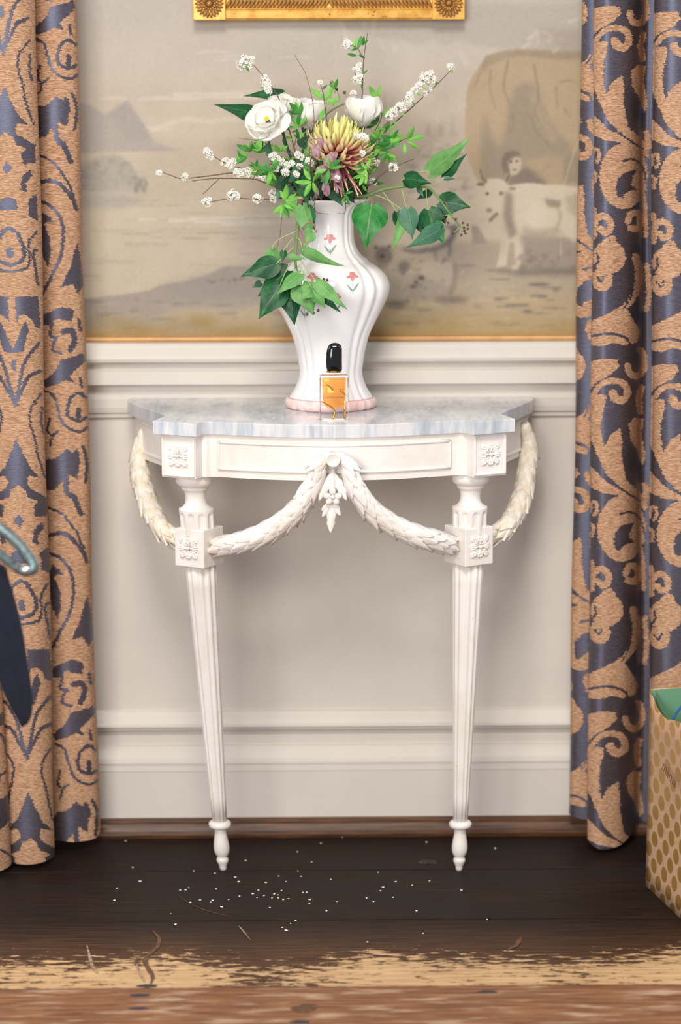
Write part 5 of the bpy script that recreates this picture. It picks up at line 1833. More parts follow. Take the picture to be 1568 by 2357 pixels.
def lisianthus(cpx, Y, rad_px, face, npet, label, openness=0.8, stem_pts=None, seed=1, tall=1.0):
    r_ = random.Random(seed)
    c = at(*cpx, Y)
    R_ = rad_px * mpp(Y)
    ax = Vector(face).normalized()
    root = empty('lisianthus', c, label, 'flower', FL)
    e1 = ax.cross(Vector((0, 0, 1))).normalized(); e2 = ax.cross(e1)
    for ring, (cnt, op, ln) in enumerate(((npet, openness, 1.0), (max(4, npet - 1), openness * 0.72, 0.86), (4, openness * 0.40, 0.66))):
        for k in range(cnt):
            a = 2 * PI * (k + 0.5 * ring) / cnt + r_.uniform(-0.2, 0.2)
            d = e1 * math.cos(a) + e2 * math.sin(a)
            oo = op * r_.uniform(0.85, 1.15)
            base = c - ax * R_ * 0.45 + d * R_ * 0.08
            tip = c - ax * R_ * 0.45 + d * R_ * (0.10 + math.sin(oo * PI / 2) * 0.95 * ln) + ax * R_ * (tall * ln * math.cos(oo * PI / 2) + 0.12)
            leaf('petal', base, tip, R_ * r_.uniform(0.50, 0.62) * (1.0 if ring < 2 else 0.8), (M['petal_white'], M['petal_white']), root, 0, -0.32, -0.22, petal_prof, 12, 4, 0.0, 0.10, 0.0003, ref=ax * 1.0 - d * 0.9)
    for k in range(5):
        d = e1 * math.cos(k * 1.26) + e2 * math.sin(k * 1.26)
        mk('stamen', *sphere_geo(c - ax * R_ * 0.10 + d * R_ * 0.07, R_ * 0.055, R_ * 0.055, R_ * 0.07, 8, 5), M['pistil'], root, True)
    mk('calyx', *tube_geo([c - ax * R_ * 0.62, c - ax * R_ * 0.40], [0.003, 0.0065], 10), M['stem_dark'], root, True)
    if stem_pts:
        stem('flower_stem', [c - ax * R_ * 0.58] + [at(*p, y) for (p, y) in stem_pts] + [MOUTH, ROOT], 0.0026, 0.0026, M['stem_dark'], root, 30, 8)
    return root


fl1 = lisianthus((612, 270), -0.235, 50, (-0.25, -0.75, 0.55), 6, 'large open white lisianthus at the left, showing its yellow centre', 0.86, [((618, 320), -0.22), ((632, 365), -0.20), ((680, 420), -0.18)], 3)
leaf('stem_leaf', at(628, 372, -0.215), at(612, 328, -0.22), 9 * mpp(-0.2), (GR, PL), fl1, 0.3, 0.3, 0.05, lance_prof)
lisianthus((645, 246), -0.185, 50, (-0.1, -0.35, 0.9), 5, 'white lisianthus half hidden above and behind the open one', 0.62, [((650, 300), -0.19), ((680, 380), -0.17)], 5)
lisianthus((704, 268), -0.175, 58, (0.15, -0.12, 1.0), 5, 'cupped white lisianthus in the middle, seen from the side', 0.40, [((705, 320), -0.17), ((720, 400), -0.16)], 8, 1.2)
lisianthus((836, 266), -0.150, 58, (0.05, -0.05, 1.0), 5, 'cupped white lisianthus at the right, above the chrysanthemum', 0.36, [((832, 310), -0.15), ((800, 400), -0.15)], 9, 1.25)

# ---- chrysanthemum
mc = at(772, 352, -0.225)
mum = empty('chrysanthemum', mc, 'large shaggy chrysanthemum, burgundy at the heart with yellow petal tips', 'flower')


def mum_petal(d, ln, curl, wid, mat, tw_=0.0):
    """strap petal: leaves the heart along d and curls toward the flower axis"""
    d = d.normalized()
    axis = MUMAX
    sidev = d.cross(axis)
    if sidev.length < 0.05: sidev = d.cross(Vector((1, 0, 0)))
    sidev.normalize()
    upv = sidev.cross(d).normalized()
    n = 8
    V, F, A = [], [], []
    p = mc + d * 0.006
    ang = -curl * 0.45
    for i in range(n + 1):
        t = i / n
        ang = -curl * 0.45 + curl * 1.6 * t * t
        dirv = (d * math.cos(ang) + upv * math.sin(ang)).normalized()
        nv = (upv * math.cos(ang) - d * math.sin(ang)).normalized()
        w_ = wid * (0.55 + 0.6 * math.sin(PI * min(1, 0.15 + t * 0.8))) * (1 if t < 0.97 else 0.55)
        for s in (-1, -0.5, 0.5, 1):
            V.append(p + sidev * (s * w_) + nv * (abs(s) ** 2 * w_ * 0.8)); A.append(t)
        p = p + dirv * (ln / n)
    for i in range(n):
        for k in range(3):
            F.append((i * 4 + k, i * 4 + k + 1, (i + 1) * 4 + k + 1, (i + 1) * 4 + k))
    return mk('petal', V, F, mat, mum, True, attr=A)


MUMAX = Vector((0.12, -0.10, 1.0)).normalized()
me1 = MUMAX.cross(Vector((0, 1, 0))).normalized(); me2 = MUMAX.cross(me1)
r2 = random.Random(21)
for k in range(190):
    th = math.acos(1 - (k + 0.5) / 190 * 1.20)       # polar angle from the axis
    ph = k * 2.39996
    d = MUMAX * math.cos(th) + (me1 * math.cos(ph) + me2 * math.sin(ph)) * math.sin(th)
    inner = th < 0.95
    ln = (0.062 if inner else 0.070) * r2.uniform(0.88, 1.12)
    if d.x < -0.5 and th > 0.9: ln *= 0.7
    mum_petal(d + Vector((r2.uniform(-1, 1), r2.uniform(-1, 1), r2.uniform(-1, 1))) * 0.10, ln, r2.uniform(0.55, 1.15), 0.0036 * r2.uniform(0.85, 1.2), M['mum_inner'] if inner else M['mum_outer'])
for tip in [(838, 402), (820, 446), (828, 440), (800, 395), (812, 420), (798, 432), (785, 445), (846, 385), (842, 365), (852, 352), (790, 442), (770, 430)]:
    d = at(*tip, -0.265) - mc
    mum_petal(d, d.length * 1.02, r2.uniform(-0.25, 0.25), 0.0024, M['mum_low'])
stem('flower_stem', [mc - MUMAX * 0.008, mc - MUMAX * 0.04 + Vector((0, 0.02, 0)), MOUTH, ROOT], 0.004, 0.003, M['stem_dark'], mum, 20, 8)
# two loose petals fallen on the ivy
lp = [([(640, 440), (680, 395), (720, 383), (758, 400), (768, 450), (755, 522)], 'curled pink petal caught on the ivy at the vase neck'), ([(605, 430), (640, 490), (665, 555), (720, 625), (810, 702)], 'long pink petal lying along the ivy below the vase neck')]
for pts, lb in lp:
    P = [at(*z3(*p), -0.290 if lb[0] == 'l' else -0.275) for p in pts]
    n = 22
    o = mk('loose_petal', *tube_geo(spline(P, n), 0.0011, 6), M['mum_low'], None, True, loc=P[0])
    a = o.data.attributes.new('t', 'FLOAT', 'POINT')
    a.data.foreach_set('value', np.repeat(np.linspace(0.15, 1, n), 6).astype(np.float32))
    tag(o, lb, 'petal', 'fallen chrysanthemum petals')

# ---- wilted mauve flower
wf = empty('wilted_flower', at(745, 370, -0.26), 'wilted mauve flower drooping in front of the chrysanthemum', 'flower')
for bq, tq, hw, y0 in [((744, 322), (720, 352), 9, -0.262), ((742, 322), (724, 360), 8, -0.266), ((738, 320), (733, 362), 7, -0.268), ((728, 318), (748, 330), 7, -0.264), ((745, 326), (764, 346), 9, -0.266), ((776, 350), (748, 378), 14, -0.282), ((770, 372), (726, 402), 11, -0.276), ((750, 385), (735, 410), 10, -0.270), ((776, 386), (778, 420), 10, -0.278),
                       ((764, 392), (770, 415), 9, -0.275), ((727, 422), (730, 456), 5, -0.272), ((752, 412), (752, 452), 8, -0.274), ((748, 415), (744, 440), 5, -0.276), ((772, 418), (778, 446), 4, -0.27), ((768, 420), (790, 440), 3, -0.272)]:
    leaf('petal', at(*bq, y0), at(*tq, y0 - 0.006), hw * mpp(y0), (M['mauve'], M['mauve']), wf, rng.uniform(-0.5, 0.5), 0.5, 0.12, petal_prof, 8, 3, 0, 0.25)
stem('flower_stem', [at(742, 320, -0.262), at(752, 326, -0.255), at(768, 350, -0.245), MOUTH], 0.0016, 0.002, M['mauve'], wf, 14, 6)
stem('flower_stem', [at(730, 380, -0.268), at(718, 360, -0.262), at(716, 400, -0.25), MOUTH + Vector((-0.02, -0.03, 0))], 0.0012, 0.0015, M['twig'], wf, 14, 6)


# ---- spirea twigs with white blossom
def blossom_cluster(parent, cpx, Y, rpx, seed, elong=1.0):
    r_ = random.Random(seed)
    c = at(*cpx, Y); R_ = rpx * 0.86 * mpp(Y)
    b = MB()
    cnt = max(6, int(rpx * 1.25))
    for k in range(cnt):
        # points over a flattened dome facing camera/up
        zq = 1 - 1.5 * (k + 0.5) / cnt
        ph = k * 2.4 + r_.uniform(-0.3, 0.3)
        q = math.sqrt(max(0, 1 - zq * zq))
        n_ = Vector((q * math.cos(ph), -zq * 0.8 - 0.1, q * math.sin(ph) * 1.0 + 0.15)).normalized()
        p = c + Vector((n_.x * R_ * elong, n_.y * R_ * 0.8, n_.z * R_)) * r_.uniform(0.5, 1.08)
        n_ = (n_ + Vector((r_.uniform(-0.4, 0.4), -0.3, r_.uniform(-0.3, 0.5)))).normalized()
        e1 = n_.cross(Vector((0.3, 0.2, 1))).normalized(); e2 = n_.cross(e1)
        s = 0.0038 * r_.uniform(0.8, 1.15)
        a0 = r_.uniform(0, 6)
        for m_ in range(5):
            a = a0 + m_ * 2 * PI / 5
            d = e1 * math.cos(a) + e2 * math.sin(a); t_ = n_.cross(d)
            V = [p + d * s * 0.15, p + d * s * 0.6 + t_ * s * 0.40 + n_ * s * 0.15, p + d * s * 1.05 + t_ * s * 0.22 + n_ * s * 0.3, p + d * s * 1.05 - t_ * s * 0.22 + n_ * s * 0.3, p + d * s * 0.6 - t_ * s * 0.40 + n_ * s * 0.15]
            b.add(V, [(0, 1, 2, 3, 4)], 0)
        v, f = sphere_geo(p + n_ * s * 0.12, s * 0.26, s * 0.26, s * 0.22, 6, 4)
        b.add(v, f, 1)
        v, f = tube_geo([p - n_ * s * 0.1, c + (p - c) * 0.2], 0.0004, 4)
        b.add(v, f, 2)
    b.build('blossom_cluster', [M['blossom'], M['blossom_eye'], MD], parent)


def small_leaf(parent, bpx, ang, ln, Y, mat=None, w_=0.165, depth=None):
    a = math.radians(ang)
    dy = depth if depth is not None else rng.uniform(-0.016, 0.010)
    ln = ln * 1.2
    t_ = (bpx[0] + ln * math.cos(a), bpx[1] - ln * math.sin(a))
    mt = mat or rng.choice([SP, SP, MD])
    leaf('leaf', at(*bpx, Y), at(*t_, Y + dy), ln * w_ * mpp(Y), (mt, MD if mt is SP else SP), parent, rng.uniform(-0.6, 0.6), 0.3, rng.uniform(-0.05, 0.12), lance_prof, 8, 2, 0)


def sprig(parent, c, Y, n, ln, spread=(20, 160), mat=None):
    for k in range(n):
        a = spread[0] + (spread[1] - spread[0]) * (k + 0.5) / n + rng.uniform(-12, 12)
        small_leaf(parent, c, a, ln * rng.uniform(0.75, 1.15), Y, mat)


SPG = 'spirea twigs in the vase'


def spirea(label, pts, Y0, Y1, clusters=(), leaves=(), sprigs=(), r0=0.0016, r1=0.0006, side=(), root_in=True):
    n = len(pts)
    P = [at(*p, Y0 + (Y1 - Y0) * i / (n - 1)) for i, p in enumerate(pts)]
    if root_in:
        P = [ROOT + Vector(((P[0].x - VX) * 0.2, (P[0].y - VY) * 0.2, 0)), MOUTH + Vector((max(-0.05, min(0.05, (P[0].x - VX) * 0.5)), max(-0.045, min(0.045, (P[0].y - VY) * 0.6)), 0.004))] + P
    root = empty('spirea_twig', P[1] if root_in else P[0], label, 'twig', SPG)
    stem('twig', P, r0, r1, M['twig'], root, 14 * len(P), 6, 0.25)
    ym = lambda x, y: Y0 + (Y1 - Y0) * min(range(n), key=lambda i: (pts[i][0] - x) ** 2 + (pts[i][1] - y) ** 2) / (n - 1)
    for s in side:
        stem('side_twig', [at(*p, ym(*p) - 0.002) for p in s], 0.0008, 0.0005, M['twig'], root, 14, 5, 0.25)
    for k, (x, y, r) in enumerate(clusters):
        blossom_cluster(root, (x, y), ym(x, y) - 0.003, r, int(x * 7 + y), 1.15 if r > 18 else 1.0)
    for (x, y, a, l) in leaves:
        small_leaf(root, (x, y), a, l, ym(x, y) - 0.002)
    for (x, y, cnt, l, a0, a1) in sprigs:
        sprig(root, (x, y), ym(x, y) - 0.004, cnt, l, (a0, a1))
    return root


spirea('spirea twig rising at upper left past the white blooms, tipped with a long blossom cluster', [(700, 400), (683, 360), (672, 320), (657, 272), (640, 222), (622, 195), (607, 176), (584, 150)], -0.21, -0.20,
       [(564, 146, 20), (578, 138, 10), (612, 186, 12), (617, 205, 12), (640, 240, 11), (646, 258, 11), (652, 272, 10), (660, 282, 9)], [(565, 150, 300, 14), (612, 196, 210, 12), (668, 300, 150, 16), (672, 305, 20, 14), (676, 322, 160, 18), (668, 290, 340, 12)],
       [(693, 262, 5, 30, 30, 190), (688, 290, 4, 24, 20, 200), (690, 320, 3, 20, 30, 170)], side=[[(678, 335), (686, 300), (693, 255)]])
spirea('tall spirea twig standing straight up in the middle, highest of all', [(838, 340), (832, 270), (835, 200), (837, 140), (846, 76)], -0.16, -0.15,
       [(799, 102, 14), (822, 160, 9), (826, 152, 7), (820, 186, 10), (828, 178, 8), (815, 215, 8)], [(815, 112, 80, 22), (824, 112, 75, 26), (834, 105, 80, 20), (836, 103, 40, 15), (822, 128, 170, 20), (826, 126, 330, 14), (835, 165, 120, 12), (836, 170, 40, 12), (832, 192, 280, 12), (808, 116, 20, 16)], side=[[(835, 132), (822, 110), (806, 104)], [(834, 190), (820, 175), (816, 150)]])
spirea('spirea twig sweeping to the upper right, thick with blossom', [(840, 350), (868, 310), (900, 274), (930, 238), (955, 212), (985, 172)], -0.165, -0.16,
       [(897, 268, 11), (908, 258, 12), (920, 248, 12), (930, 244, 10), (945, 222, 11), (940, 235, 9), (955, 208, 8), (965, 196, 9), (975, 184, 10), (986, 174, 14), (996, 182, 9)], [(905, 280, 330, 12), (925, 262, 330, 12), (948, 235, 320, 10), (960, 215, 330, 10), (972, 200, 330, 10), (980, 190, 320, 10)], [(888, 300, 4, 18, 0, 180)])
spirea('thin spirea twig reaching furthest to the upper right, single blossom at its tip', [(850, 345), (890, 300), (945, 250), (1000, 200), (1040, 160)], -0.15, -0.14, [(1037, 153, 8), (978, 216, 7), (990, 205, 6)], [(1002, 198, 70, 12), (1042, 158, 250, 10)], [])
spirea('long spirea twig stretching furthest left, blossom at its tip', [(650, 420), (600, 398), (535, 398), (480, 405), (420, 411), (395, 404), (370, 396)], -0.19, -0.18, [(366, 398, 7), (425, 407, 8), (546, 398, 11), (558, 396, 10), (572, 398, 12), (588, 402, 10)], [], [(600, 400, 4, 22, 20, 200), (590, 385, 4, 20, 60, 240)])
spirea('bare forked spirea twig pointing left below the longest one', [(690, 450), (640, 432), (608, 420), (582, 412), (520, 411), (478, 412), (442, 417)], -0.205, -0.20, [(605, 408, 8)], [(650, 440, 200, 14), (626, 428, 150, 12)], [(612, 412, 5, 24, -60, 60)], side=[[(503, 413), (485, 430), (467, 447)], [(582, 412), (596, 392), (622, 378), (650, 372)]])
spirea('spirea twig at left with two blossom clusters above the longest twig', [(640, 405), (580, 392), (545, 385), (512, 372), (484, 354)], -0.175, -0.17, [(477, 349, 10), (485, 360, 8), (520, 374, 11), (530, 380, 11), (538, 374, 8)], [], [(560, 372, 4, 24, 60, 200), (575, 350, 4, 26, 40, 170), (600, 352, 4, 24, 20, 160), (570, 360, 3, 24, 140, 240)])
spirea('lowest spirea twig at left with three blossom clusters in a row', [(690, 455), (640, 456), (600, 459), (540, 456), (505, 461), (478, 466)], -0.19, -0.185, [(477, 466, 12), (535, 450, 15), (545, 452, 10), (594, 458, 12), (628, 445, 11), (632, 458, 9)], [], [])
spirea('short leafy spirea twig in front at left, spotted with small blossoms', [(700, 440), (680, 405), (650, 392), (620, 388)], -0.235, -0.245, [(630, 360, 10), (640, 368, 8), (648, 372, 6), (672, 376, 7), (686, 356, 8), (694, 362, 7), (712, 370, 8), (718, 376, 6), (636, 388, 7), (656, 396, 9), (690, 382, 7), (683, 402, 7), (660, 380, 7)], [(630, 380, 80, 26), (640, 390, 60, 30), (618, 398, 190, 20), (625, 400, 250, 24)],
       [(620, 395, 6, 28, 20, 330), (645, 350, 4, 22, 30, 170), (600, 345, 4, 22, 60, 200)])
spirea('leafy spirea twig low at left, hanging to the rim of the vase', [(700, 450), (680, 455), (660, 462), (650, 490), (645, 540), (634, 585)], -0.235, -0.25, [], [], [(658, 462, 7, 30, -120, 130), (652, 470, 4, 28, 200, 340)], r0=0.0011, r1=0.0004)
spirea('small spirea twig at right with one round blossom cluster', [(830, 440), (868, 410), (905, 386), (955, 365)], -0.185, -0.18, [(906, 384, 12), (858, 416, 6), (862, 420, 5), (868, 374, 6)], [(925, 378, 60, 8)], [(850, 400, 5, 26, 20, 200), (840, 385, 4, 24, 60, 240)], r0=0.0011)
spirea('leafy spirea twig at right, a mass of fresh green leaves', [(830, 420), (850, 380), (880, 345), (912, 330), (936, 318)], -0.19, -0.185, [(845, 385, 5)], [(936, 322, 60, 30), (940, 320, 10, 32), (938, 326, 330, 26), (932, 330, 270, 22)],
       [(900, 330, 6, 26, -20, 200), (880, 340, 6, 24, -60, 220), (890, 352, 6, 24, 180, 360), (862, 360, 6, 26, 40, 260), (870, 320, 5, 22, 30, 190), (905, 318, 4, 20, 0, 180), (855, 345, 5, 24, 30, 200)])
spirea('leafy spirea shoot beside the right white bloom', [(830, 400), (848, 330), (878, 270), (868, 225)], -0.14, -0.13, [], [(868, 228, 120, 30), (870, 230, 80, 30), (872, 245, 140, 22), (878, 265, 30, 28), (874, 258, 150, 26)], [(862, 290, 4, 24, 40, 200), (825, 300, 4, 28, 50, 150)])
spirea('leafy spirea shoot standing over the chrysanthemum, bronze stem', [(765, 380), (758, 320), (750, 260), (744, 215), (738, 195)], -0.262, -0.24, [(737, 190, 4)], [(746, 228, 140, 32), (748, 232, 60, 34), (750, 240, 20, 32), (747, 250, 250, 26), (742, 206, 40, 14), (760, 318, 30, 12), (760, 320, 150, 12)], [(770, 205, 3, 20, 50, 150)])
spirea('leafy spirea sprig in front of the chrysanthemum, five bright leaves', [(790, 455), (785, 420), (775, 400), (758, 388)], -0.275, -0.285, [(776, 410, 5)], [(757, 386, 118, 30), (758, 386, 35, 30), (757, 390, 260, 30), (760, 388, 10, 26), (752, 390, 200, 26), (757, 384, 90, 18)], [])
spirea('leafy spirea sprig left of the chrysanthemum, star of bright leaves above the rim', [(735, 455), (720, 435), (716, 420)], -0.275, -0.285, [], [(718, 418, 180, 34), (716, 420, 245, 30), (720, 418, 285, 26), (720, 416, 40, 20), (714, 414, 120, 26), (738, 418, 20, 20), (744, 408, 140, 18), (722, 418, 70, 16)], [])
spirea('tiny leafy sprig over the middle of the rim', [(800, 470), (797, 455), (795, 446)], -0.262, -0.268, [], [(795, 446, 140, 14), (796, 446, 20, 16), (796, 448, 290, 20), (794, 448, 255, 18)], [], r0=0.0007)
spirea('spirea twig in front of the chrysanthemum with a white cluster at its right', [(800, 440), (835, 400), (838, 360), (830, 325)], -0.255, -0.27, [(822, 314, 7), (834, 314, 8), (842, 318, 6), (835, 352, 6)], [(828, 325, 200, 10)], [(842, 390, 5, 26, 40, 300), (838, 402, 4, 24, 100, 260)], r0=0.0008)
for lb, pts in [('bare wiry twig rising to a hair-thin tip left of centre', [(712, 370), (720, 310), (722, 250), (705, 175), (678, 126)]), ('bare wiry twig slanting to the left through the bouquet', [(720, 430), (690, 372), (640, 340), (590, 324), (550, 318)]), ('bare wiry twig crossing in front to the right', [(760, 430), (800, 405), (850, 385), (890, 370)]),
                ('bare wiry twig curling down in front of the rim at left', [(735, 450), (724, 468), (727, 486), (742, 492), (757, 493)]), ('bare wiry twig curling down in front of the rim at right', [(792, 455), (796, 478), (792, 491), (778, 491)])]:
    spirea(lb, pts, -0.235 if 'rim' not in lb else -0.262, -0.22 if 'rim' not in lb else -0.258, r0=0.0009, r1=0.0004)
# thicket of twigs rising from the mouth
tk = empty('twig_thicket', MOUTH, 'tangle of dark leafy twigs rising from the mouth of the vase', 'twigs')
r3 = random.Random(5)
for k in range(74):
    a = r3.uniform(-1, 1)
    tip = (762 + a * 120 + r3.uniform(-12, 12), r3.uniform(320, 425) + abs(a) * 10)
    Y = r3.uniform(-0.21, -0.11)
    mid_ = (762 + a * 60, (tip[1] + 455) / 2 + r3.uniform(-10, 10))
    stem('twig', [ROOT + Vector((a * 0.01, 0, 0)), MOUTH + Vector((a * 0.045, (Y - VY) * 0.5, 0)), at(*mid_, Y), at(*tip, Y)], 0.0013, 0.0006, M['twig'] if k % 2 else M['stem_dark'], tk, 16, 5)
    for q in range(3):
        t = r3.uniform(0.2, 1.0)
        p = (mid_[0] + (tip[0] - mid_[0]) * t, mid_[1] + (tip[1] - mid_[1]) * t)
        small_leaf(tk, p, r3.uniform(0, 360), r3.uniform(12, 24), Y, r3.choice([MD, MD, SP, SP, DK]), 0.17)

# ================================================================== GIFT BAG
A_ = atz(1487, 2038, 0.0)
dirn = (atz(1568, 2115, 0.0) - A_); dirn.z = 0; dirn.normalize()
perp = Vector((-dirn.y, dirn.x, 0))
if perp.x < 0: perp = -perp
LBAG, DBAG, HB = 0.30, 0.13, 0.370
bag = empty('gift_bag', A_ + dirn * LBAG / 2 + perp * DBAG / 2, 'kraft paper gift bag with gold polka dots at the lower right, blue cord handle', 'bag')


def bag_face(name, p0, d, ln, parent, u0, side):
    n, mrows = 16, 10
    V, UV, F = [], [], []
    for j in range(mrows + 1):
        for i in range(n + 1):
            a = ln * i / n
            dip = (0.034 * math.sin(PI * min(1, a / ln)) + 0.012 * math.sin(9 * a / ln)) if side else 0.0
            zt = HB - dip
            z = zt * j / mrows
            lean = 0.012 * (z / HB) * (1 if side else 0)
            off = perp * (0.006 * math.sin(PI * a / ln) * math.sin(PI * z / HB) * (1 if side == 1 else -1 if side == 2 else 0))
            V.append(p0 + d * a + Vector((0, 0, z)) + off); UV.append((u0 + a, z))
    w = n + 1
    for j in range(mrows):
        for i in range(n):
            F.append((j * w + i, j * w + i + 1, (j + 1) * w + i + 1, (j + 1) * w + i))
    o = mk(name, V, F, [M['bag'], M['bag_green']], parent, True, uv=UV)
    s = o.modifiers.new('paper', 'SOLIDIFY'); s.thickness = 0.0012; s.material_offset = 0; s.offset = 0
    return o


def two_sided(o, out):
    """second, green-lined skin just inside"""
    me = o.data
    return o


def bag_lining(p0, d, ln, side):
    n = 12
    V = []
    for i in range(n + 1):
        a = ln * i / n
        dip = (0.034 * math.sin(PI * min(1, a / ln)) + 0.012 * math.sin(9 * a / ln)) if side else 0.0
        for z in (0.01, HB - dip - 0.001):
            V.append(p0 + d * a + Vector((0, 0, z)))
    F = [(2 * i, 2 * i + 2, 2 * i + 3, 2 * i + 1) for i in range(n)]
    mk('lining', V, F, M['bag_green'], bag, True)


bag_face('panel', A_, dirn, LBAG, bag, 0.013, 1)
bag_face('panel', A_ + perp * DBAG, dirn, LBAG, bag, 0.3, 0)
bag_face('gusset', A_, perp, DBAG, bag, 0.5, 0)
bag_face('gusset', A_ + dirn * LBAG, perp, DBAG, bag, 0.7, 0)
bag_lining(A_ + perp * (DBAG - 0.002), dirn, LBAG, 0)
bag_lining(A_ + dirn * 0.002 + perp * 0.001, perp, DBAG - 0.002, 0)
bag_lining(A_ + perp * 0.0105, dirn, LBAG, 1)
mk('bag_base', [A_ + Vector((0, 0, 0.002)), A_ + dirn * LBAG + Vector((0, 0, 0.002)), A_ + dirn * LBAG + perp * DBAG + Vector((0, 0, 0.002)), A_ + perp * DBAG + Vector((0, 0, 0.002))], [(0, 1, 2, 3)], M['bag'], bag, uv=[(0, 0), (LBAG, 0), (LBAG, DBAG), (0, DBAG)])
h0 = A_ + dirn * 0.085 + perp * 0.014
h1 = A_ + dirn * 0.215 + perp * 0.014
stem('cord_handle', [h0 + Vector((0, 0, 0.30)), h0 + Vector((0, 0, 0.335)), h0 + dirn * 0.03 + perp * 0.02 + Vector((0, 0, 0.385)), h0 + dirn * 0.065 + perp * 0.03 + Vector((0, 0, 0.425)), h1 - dirn * 0.02 + perp * 0.02 + Vector((0, 0, 0.39)), h1 + Vector((0, 0, 0.335)), h1 + Vector((0, 0, 0.30))], 0.0024, 0.0024, M['blue_cord'], bag, 40, 8)['label'] = 'blue cord handle'
tsc = A_ + dirn * 0.175 + perp * 0.06
mk('tissue_paper', *sphere_geo(tsc + Vector((0, 0, 0.292)), 0.04, 0.06, 0.055, 14, 8), M['tissue'], bag, True)['label'] = 'white tissue paper'
Mt = Matrix((dirn, Vector((0, 0, 1)), -perp)).transposed().to_4x4()
if True:
    tp = A_ + dirn * 0.128 - perp * 0.0075 + Vector((0, 0, 0.248))
    zz = dirn.cross(Vector((0, 0, 1)))
    Mt = Matrix((dirn, Vector((0, 0, 1)), zz)).transposed().to_4x4()
    if zz.dot(perp) > 0:
        pass
    text_mesh('lettering', 'mama', 0.030, Matrix.Translation(tp) @ Mt @ Matrix.Rotation(math.radians(-14), 4, 'Z'), M['ink'], bag, 0.0002, 0.3)

# ================================================================== NAVY VELVET AT THE LEFT EDGE
YN = -0.95
nv = empty('velvet_garment', at(0, 1660, YN), 'dark navy velvet garment hanging into view at the left edge, with a silvery strap', 'clothing')
sil_r = [(-60, 1285), (8, 1300), (20, 1330), (38, 1390), (52, 1450), (62, 1510), (70, 1560), (75, 1605), (74, 1640), (66, 1662), (52, 1674)]
sil_l = [(-160, 1285), (-120, 1330), (-90, 1390), (-60, 1450), (-30, 1510), (-6, 1560), (8, 1595), (22, 1625), (35, 1648), (43, 1664), (49, 1674)]
SR, SL = spline(sil_r, 40), spline(sil_l, 40)
V, F = [], []
ns = 24
for i in range(40):
    for k in range(ns):
        a = 2 * PI * k / ns
        t = 0.5 - 0.5 * math.cos(a)
        q = SL[i] * (1 - t) + SR[i] * t
        wd_ = np.linalg.norm(SR[i] - SL[i]) * mpp(YN)
        dep = min(0.03, wd_ * 0.3) * math.sin(a) * (1 + 0.25 * math.sin(5 * t * PI + i * 0.05))
        V.append(at(q[0], q[1], YN - dep))
for i in range(39):
    for k in range(ns):
        k2 = (k + 1) % ns
        F.append((i * ns + k, i * ns + k2, (i + 1) * ns + k2, (i + 1) * ns + k))
F.append(tuple(range(ns))); F.append(tuple(39 * ns + k for k in range(ns))[::-1])
fix_normals(mk('velvet_drape', V, F, M['velvet'], nv, True))
P = spline([at(p[0], p[1], YN - 0.03 - 0.01 * i / 8) for i, p in enumerate([(-70, 1190), (-20, 1205), (8, 1222), (40, 1250), (66, 1282), (77, 1302), (72, 1314), (58, 1316), (40, 1308), (15, 1288), (-20, 1262), (-70, 1240)])], 60)
V, F = [], []
for i, p in enumerate(P):
    t = Vector(P[min(i + 1, 59)] - P[max(i - 1, 0)]).normalized()
    sd_ = t.cross(Vector((0, 1, 0))).normalized()
    wv = 0.0085 if i < 32 else 0.0072
    for (s, dd) in ((-1, -0.5), (-0.6, -1.6), (0.6, -1.6), (1, -0.5), (1, 0.5), (-1, 0.5)):
        V.append(Vector(p) + sd_ * (s * wv) + Vector((0, dd * 0.002, 0)))
for i in range(59):
    for k in range(6):
        k2 = (k + 1) % 6
        F.append((i * 6 + k, i * 6 + k2, (i + 1) * 6 + k2, (i + 1) * 6 + k))
fix_normals(mk('strap', V, F, M['sequin'], nv, True))['label'] = 'silvery glitter strap'
mk('strap_tip', *sphere_geo(at(60, 1312, YN - 0.045), 0.010, 0.004, 0.006, 12, 8), M['chrome'], nv, True)

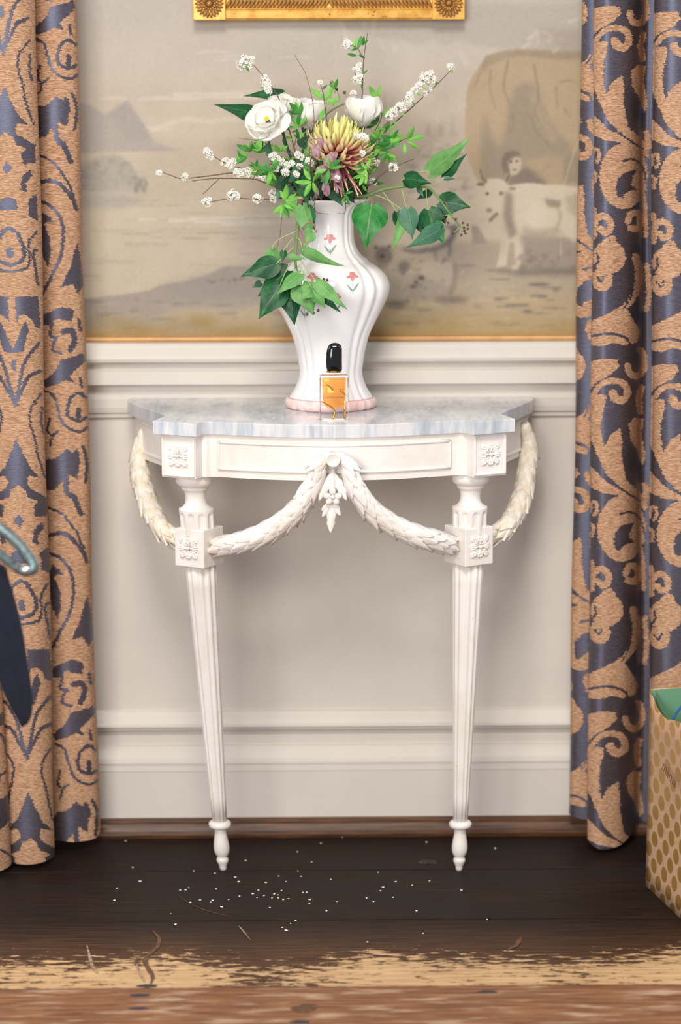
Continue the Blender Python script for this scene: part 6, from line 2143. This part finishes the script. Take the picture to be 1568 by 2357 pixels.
# ================================================================== FALLEN PETALS
cm = bpy.data.meshes.new('fallen_petal')
v = [(0, 0, 0.0006)] + [(0.0027 * math.cos(a) * (1 + 0.25 * math.cos(2 * a)), 0.0027 * math.sin(a), 0.0010 + 0.0006 * math.cos(3 * a)) for a in [k * PI / 4 for k in range(8)]]
cm.from_pydata(v + [(x, y, 0.0001) for x, y, z in v], [], [(0, i + 1, (i + 1) % 8 + 1) for i in range(8)] + [(i + 1, i + 10, (i + 1) % 8 + 10, (i + 1) % 8 + 1) for i in range(8)])
cm.materials.append(M['confetti'])
z6 = lambda x, y: (400 + x / 2.09, 1700 + y / 2.09)
spots = [z6(*p) for p in [(708, 505), (595, 546), (346, 588), (664, 595), (97, 638), (198, 650), (598, 638), (613, 664), (505, 663), (296, 668), (313, 690), (443, 694), (541, 689), (756, 679), (984, 645), (1068, 690), (1008, 716), (995, 734), (1147, 707), (1231, 686), (1216, 500), (1547, 530),
                          (31, 731), (57, 729), (72, 719), (204, 725), (127, 778), (178, 788), (188, 780), (264, 776), (317, 760), (380, 748), (408, 731), (401, 767), (434, 757), (484, 749), (502, 754), (519, 733), (503, 768), (473, 768), (527, 776), (552, 772), (622, 743), (640, 741), (655, 776), (653, 794), (786, 786), (928, 768), (961, 786), (1055, 765), (1384, 731), (230, 811), (463, 815), (735, 830), (1168, 830), (811, 475), (80, 789)]]
z7 = lambda x, y: (x / 2, 1900 + y / 2)
spots += [z7(*p) for p in [(579, 72), (612, 194), (645, 258), (538, 290), (527, 346), (786, 408), (1361, 440), (1300, 471), (1318, 484), (1338, 452), (808, 457)]]
spots += [(784 + x / 2, 1900 + y / 2) for x, y in [(396, 78), (712, 106), (380, 498), (124, 538), (675, 434)]]
for k, p in enumerate(spots):
    q = atz(p[0], p[1], 0.0)
    o = bpy.data.objects.new('fallen_petal', cm)
    COL.objects.link(o)
    o.location = (q.x, q.y, 0.0003)
    s = rng.uniform(0.5, 0.85)
    o.scale = (s * rng.uniform(0.7, 1.3), s, s)
    o.rotation_euler = (0, 0, rng.uniform(0, 6))
    tag(o, 'tiny white petal fallen on the dark floorboards', 'petal', 'white petals scattered on the floor')
for k, p in enumerate([(630, 963), (652, 961), (857, 960), (922, 948), (970, 945), (989, 942), (1131, 961), (607, 965), (1040, 950)]):
    q = atz(p[0], p[1], TOPZ)
    o = bpy.data.objects.new('fallen_petal', cm)
    COL.objects.link(o)
    o.location = (q.x, q.y, TOPZ + 0.0002)
    o.scale = (0.55, 0.5, 0.6)
    o.rotation_euler = (0, 0, rng.uniform(0, 6))
    tag(o, 'tiny white petal fallen on the marble table top', 'petal', 'white petals scattered on the marble')
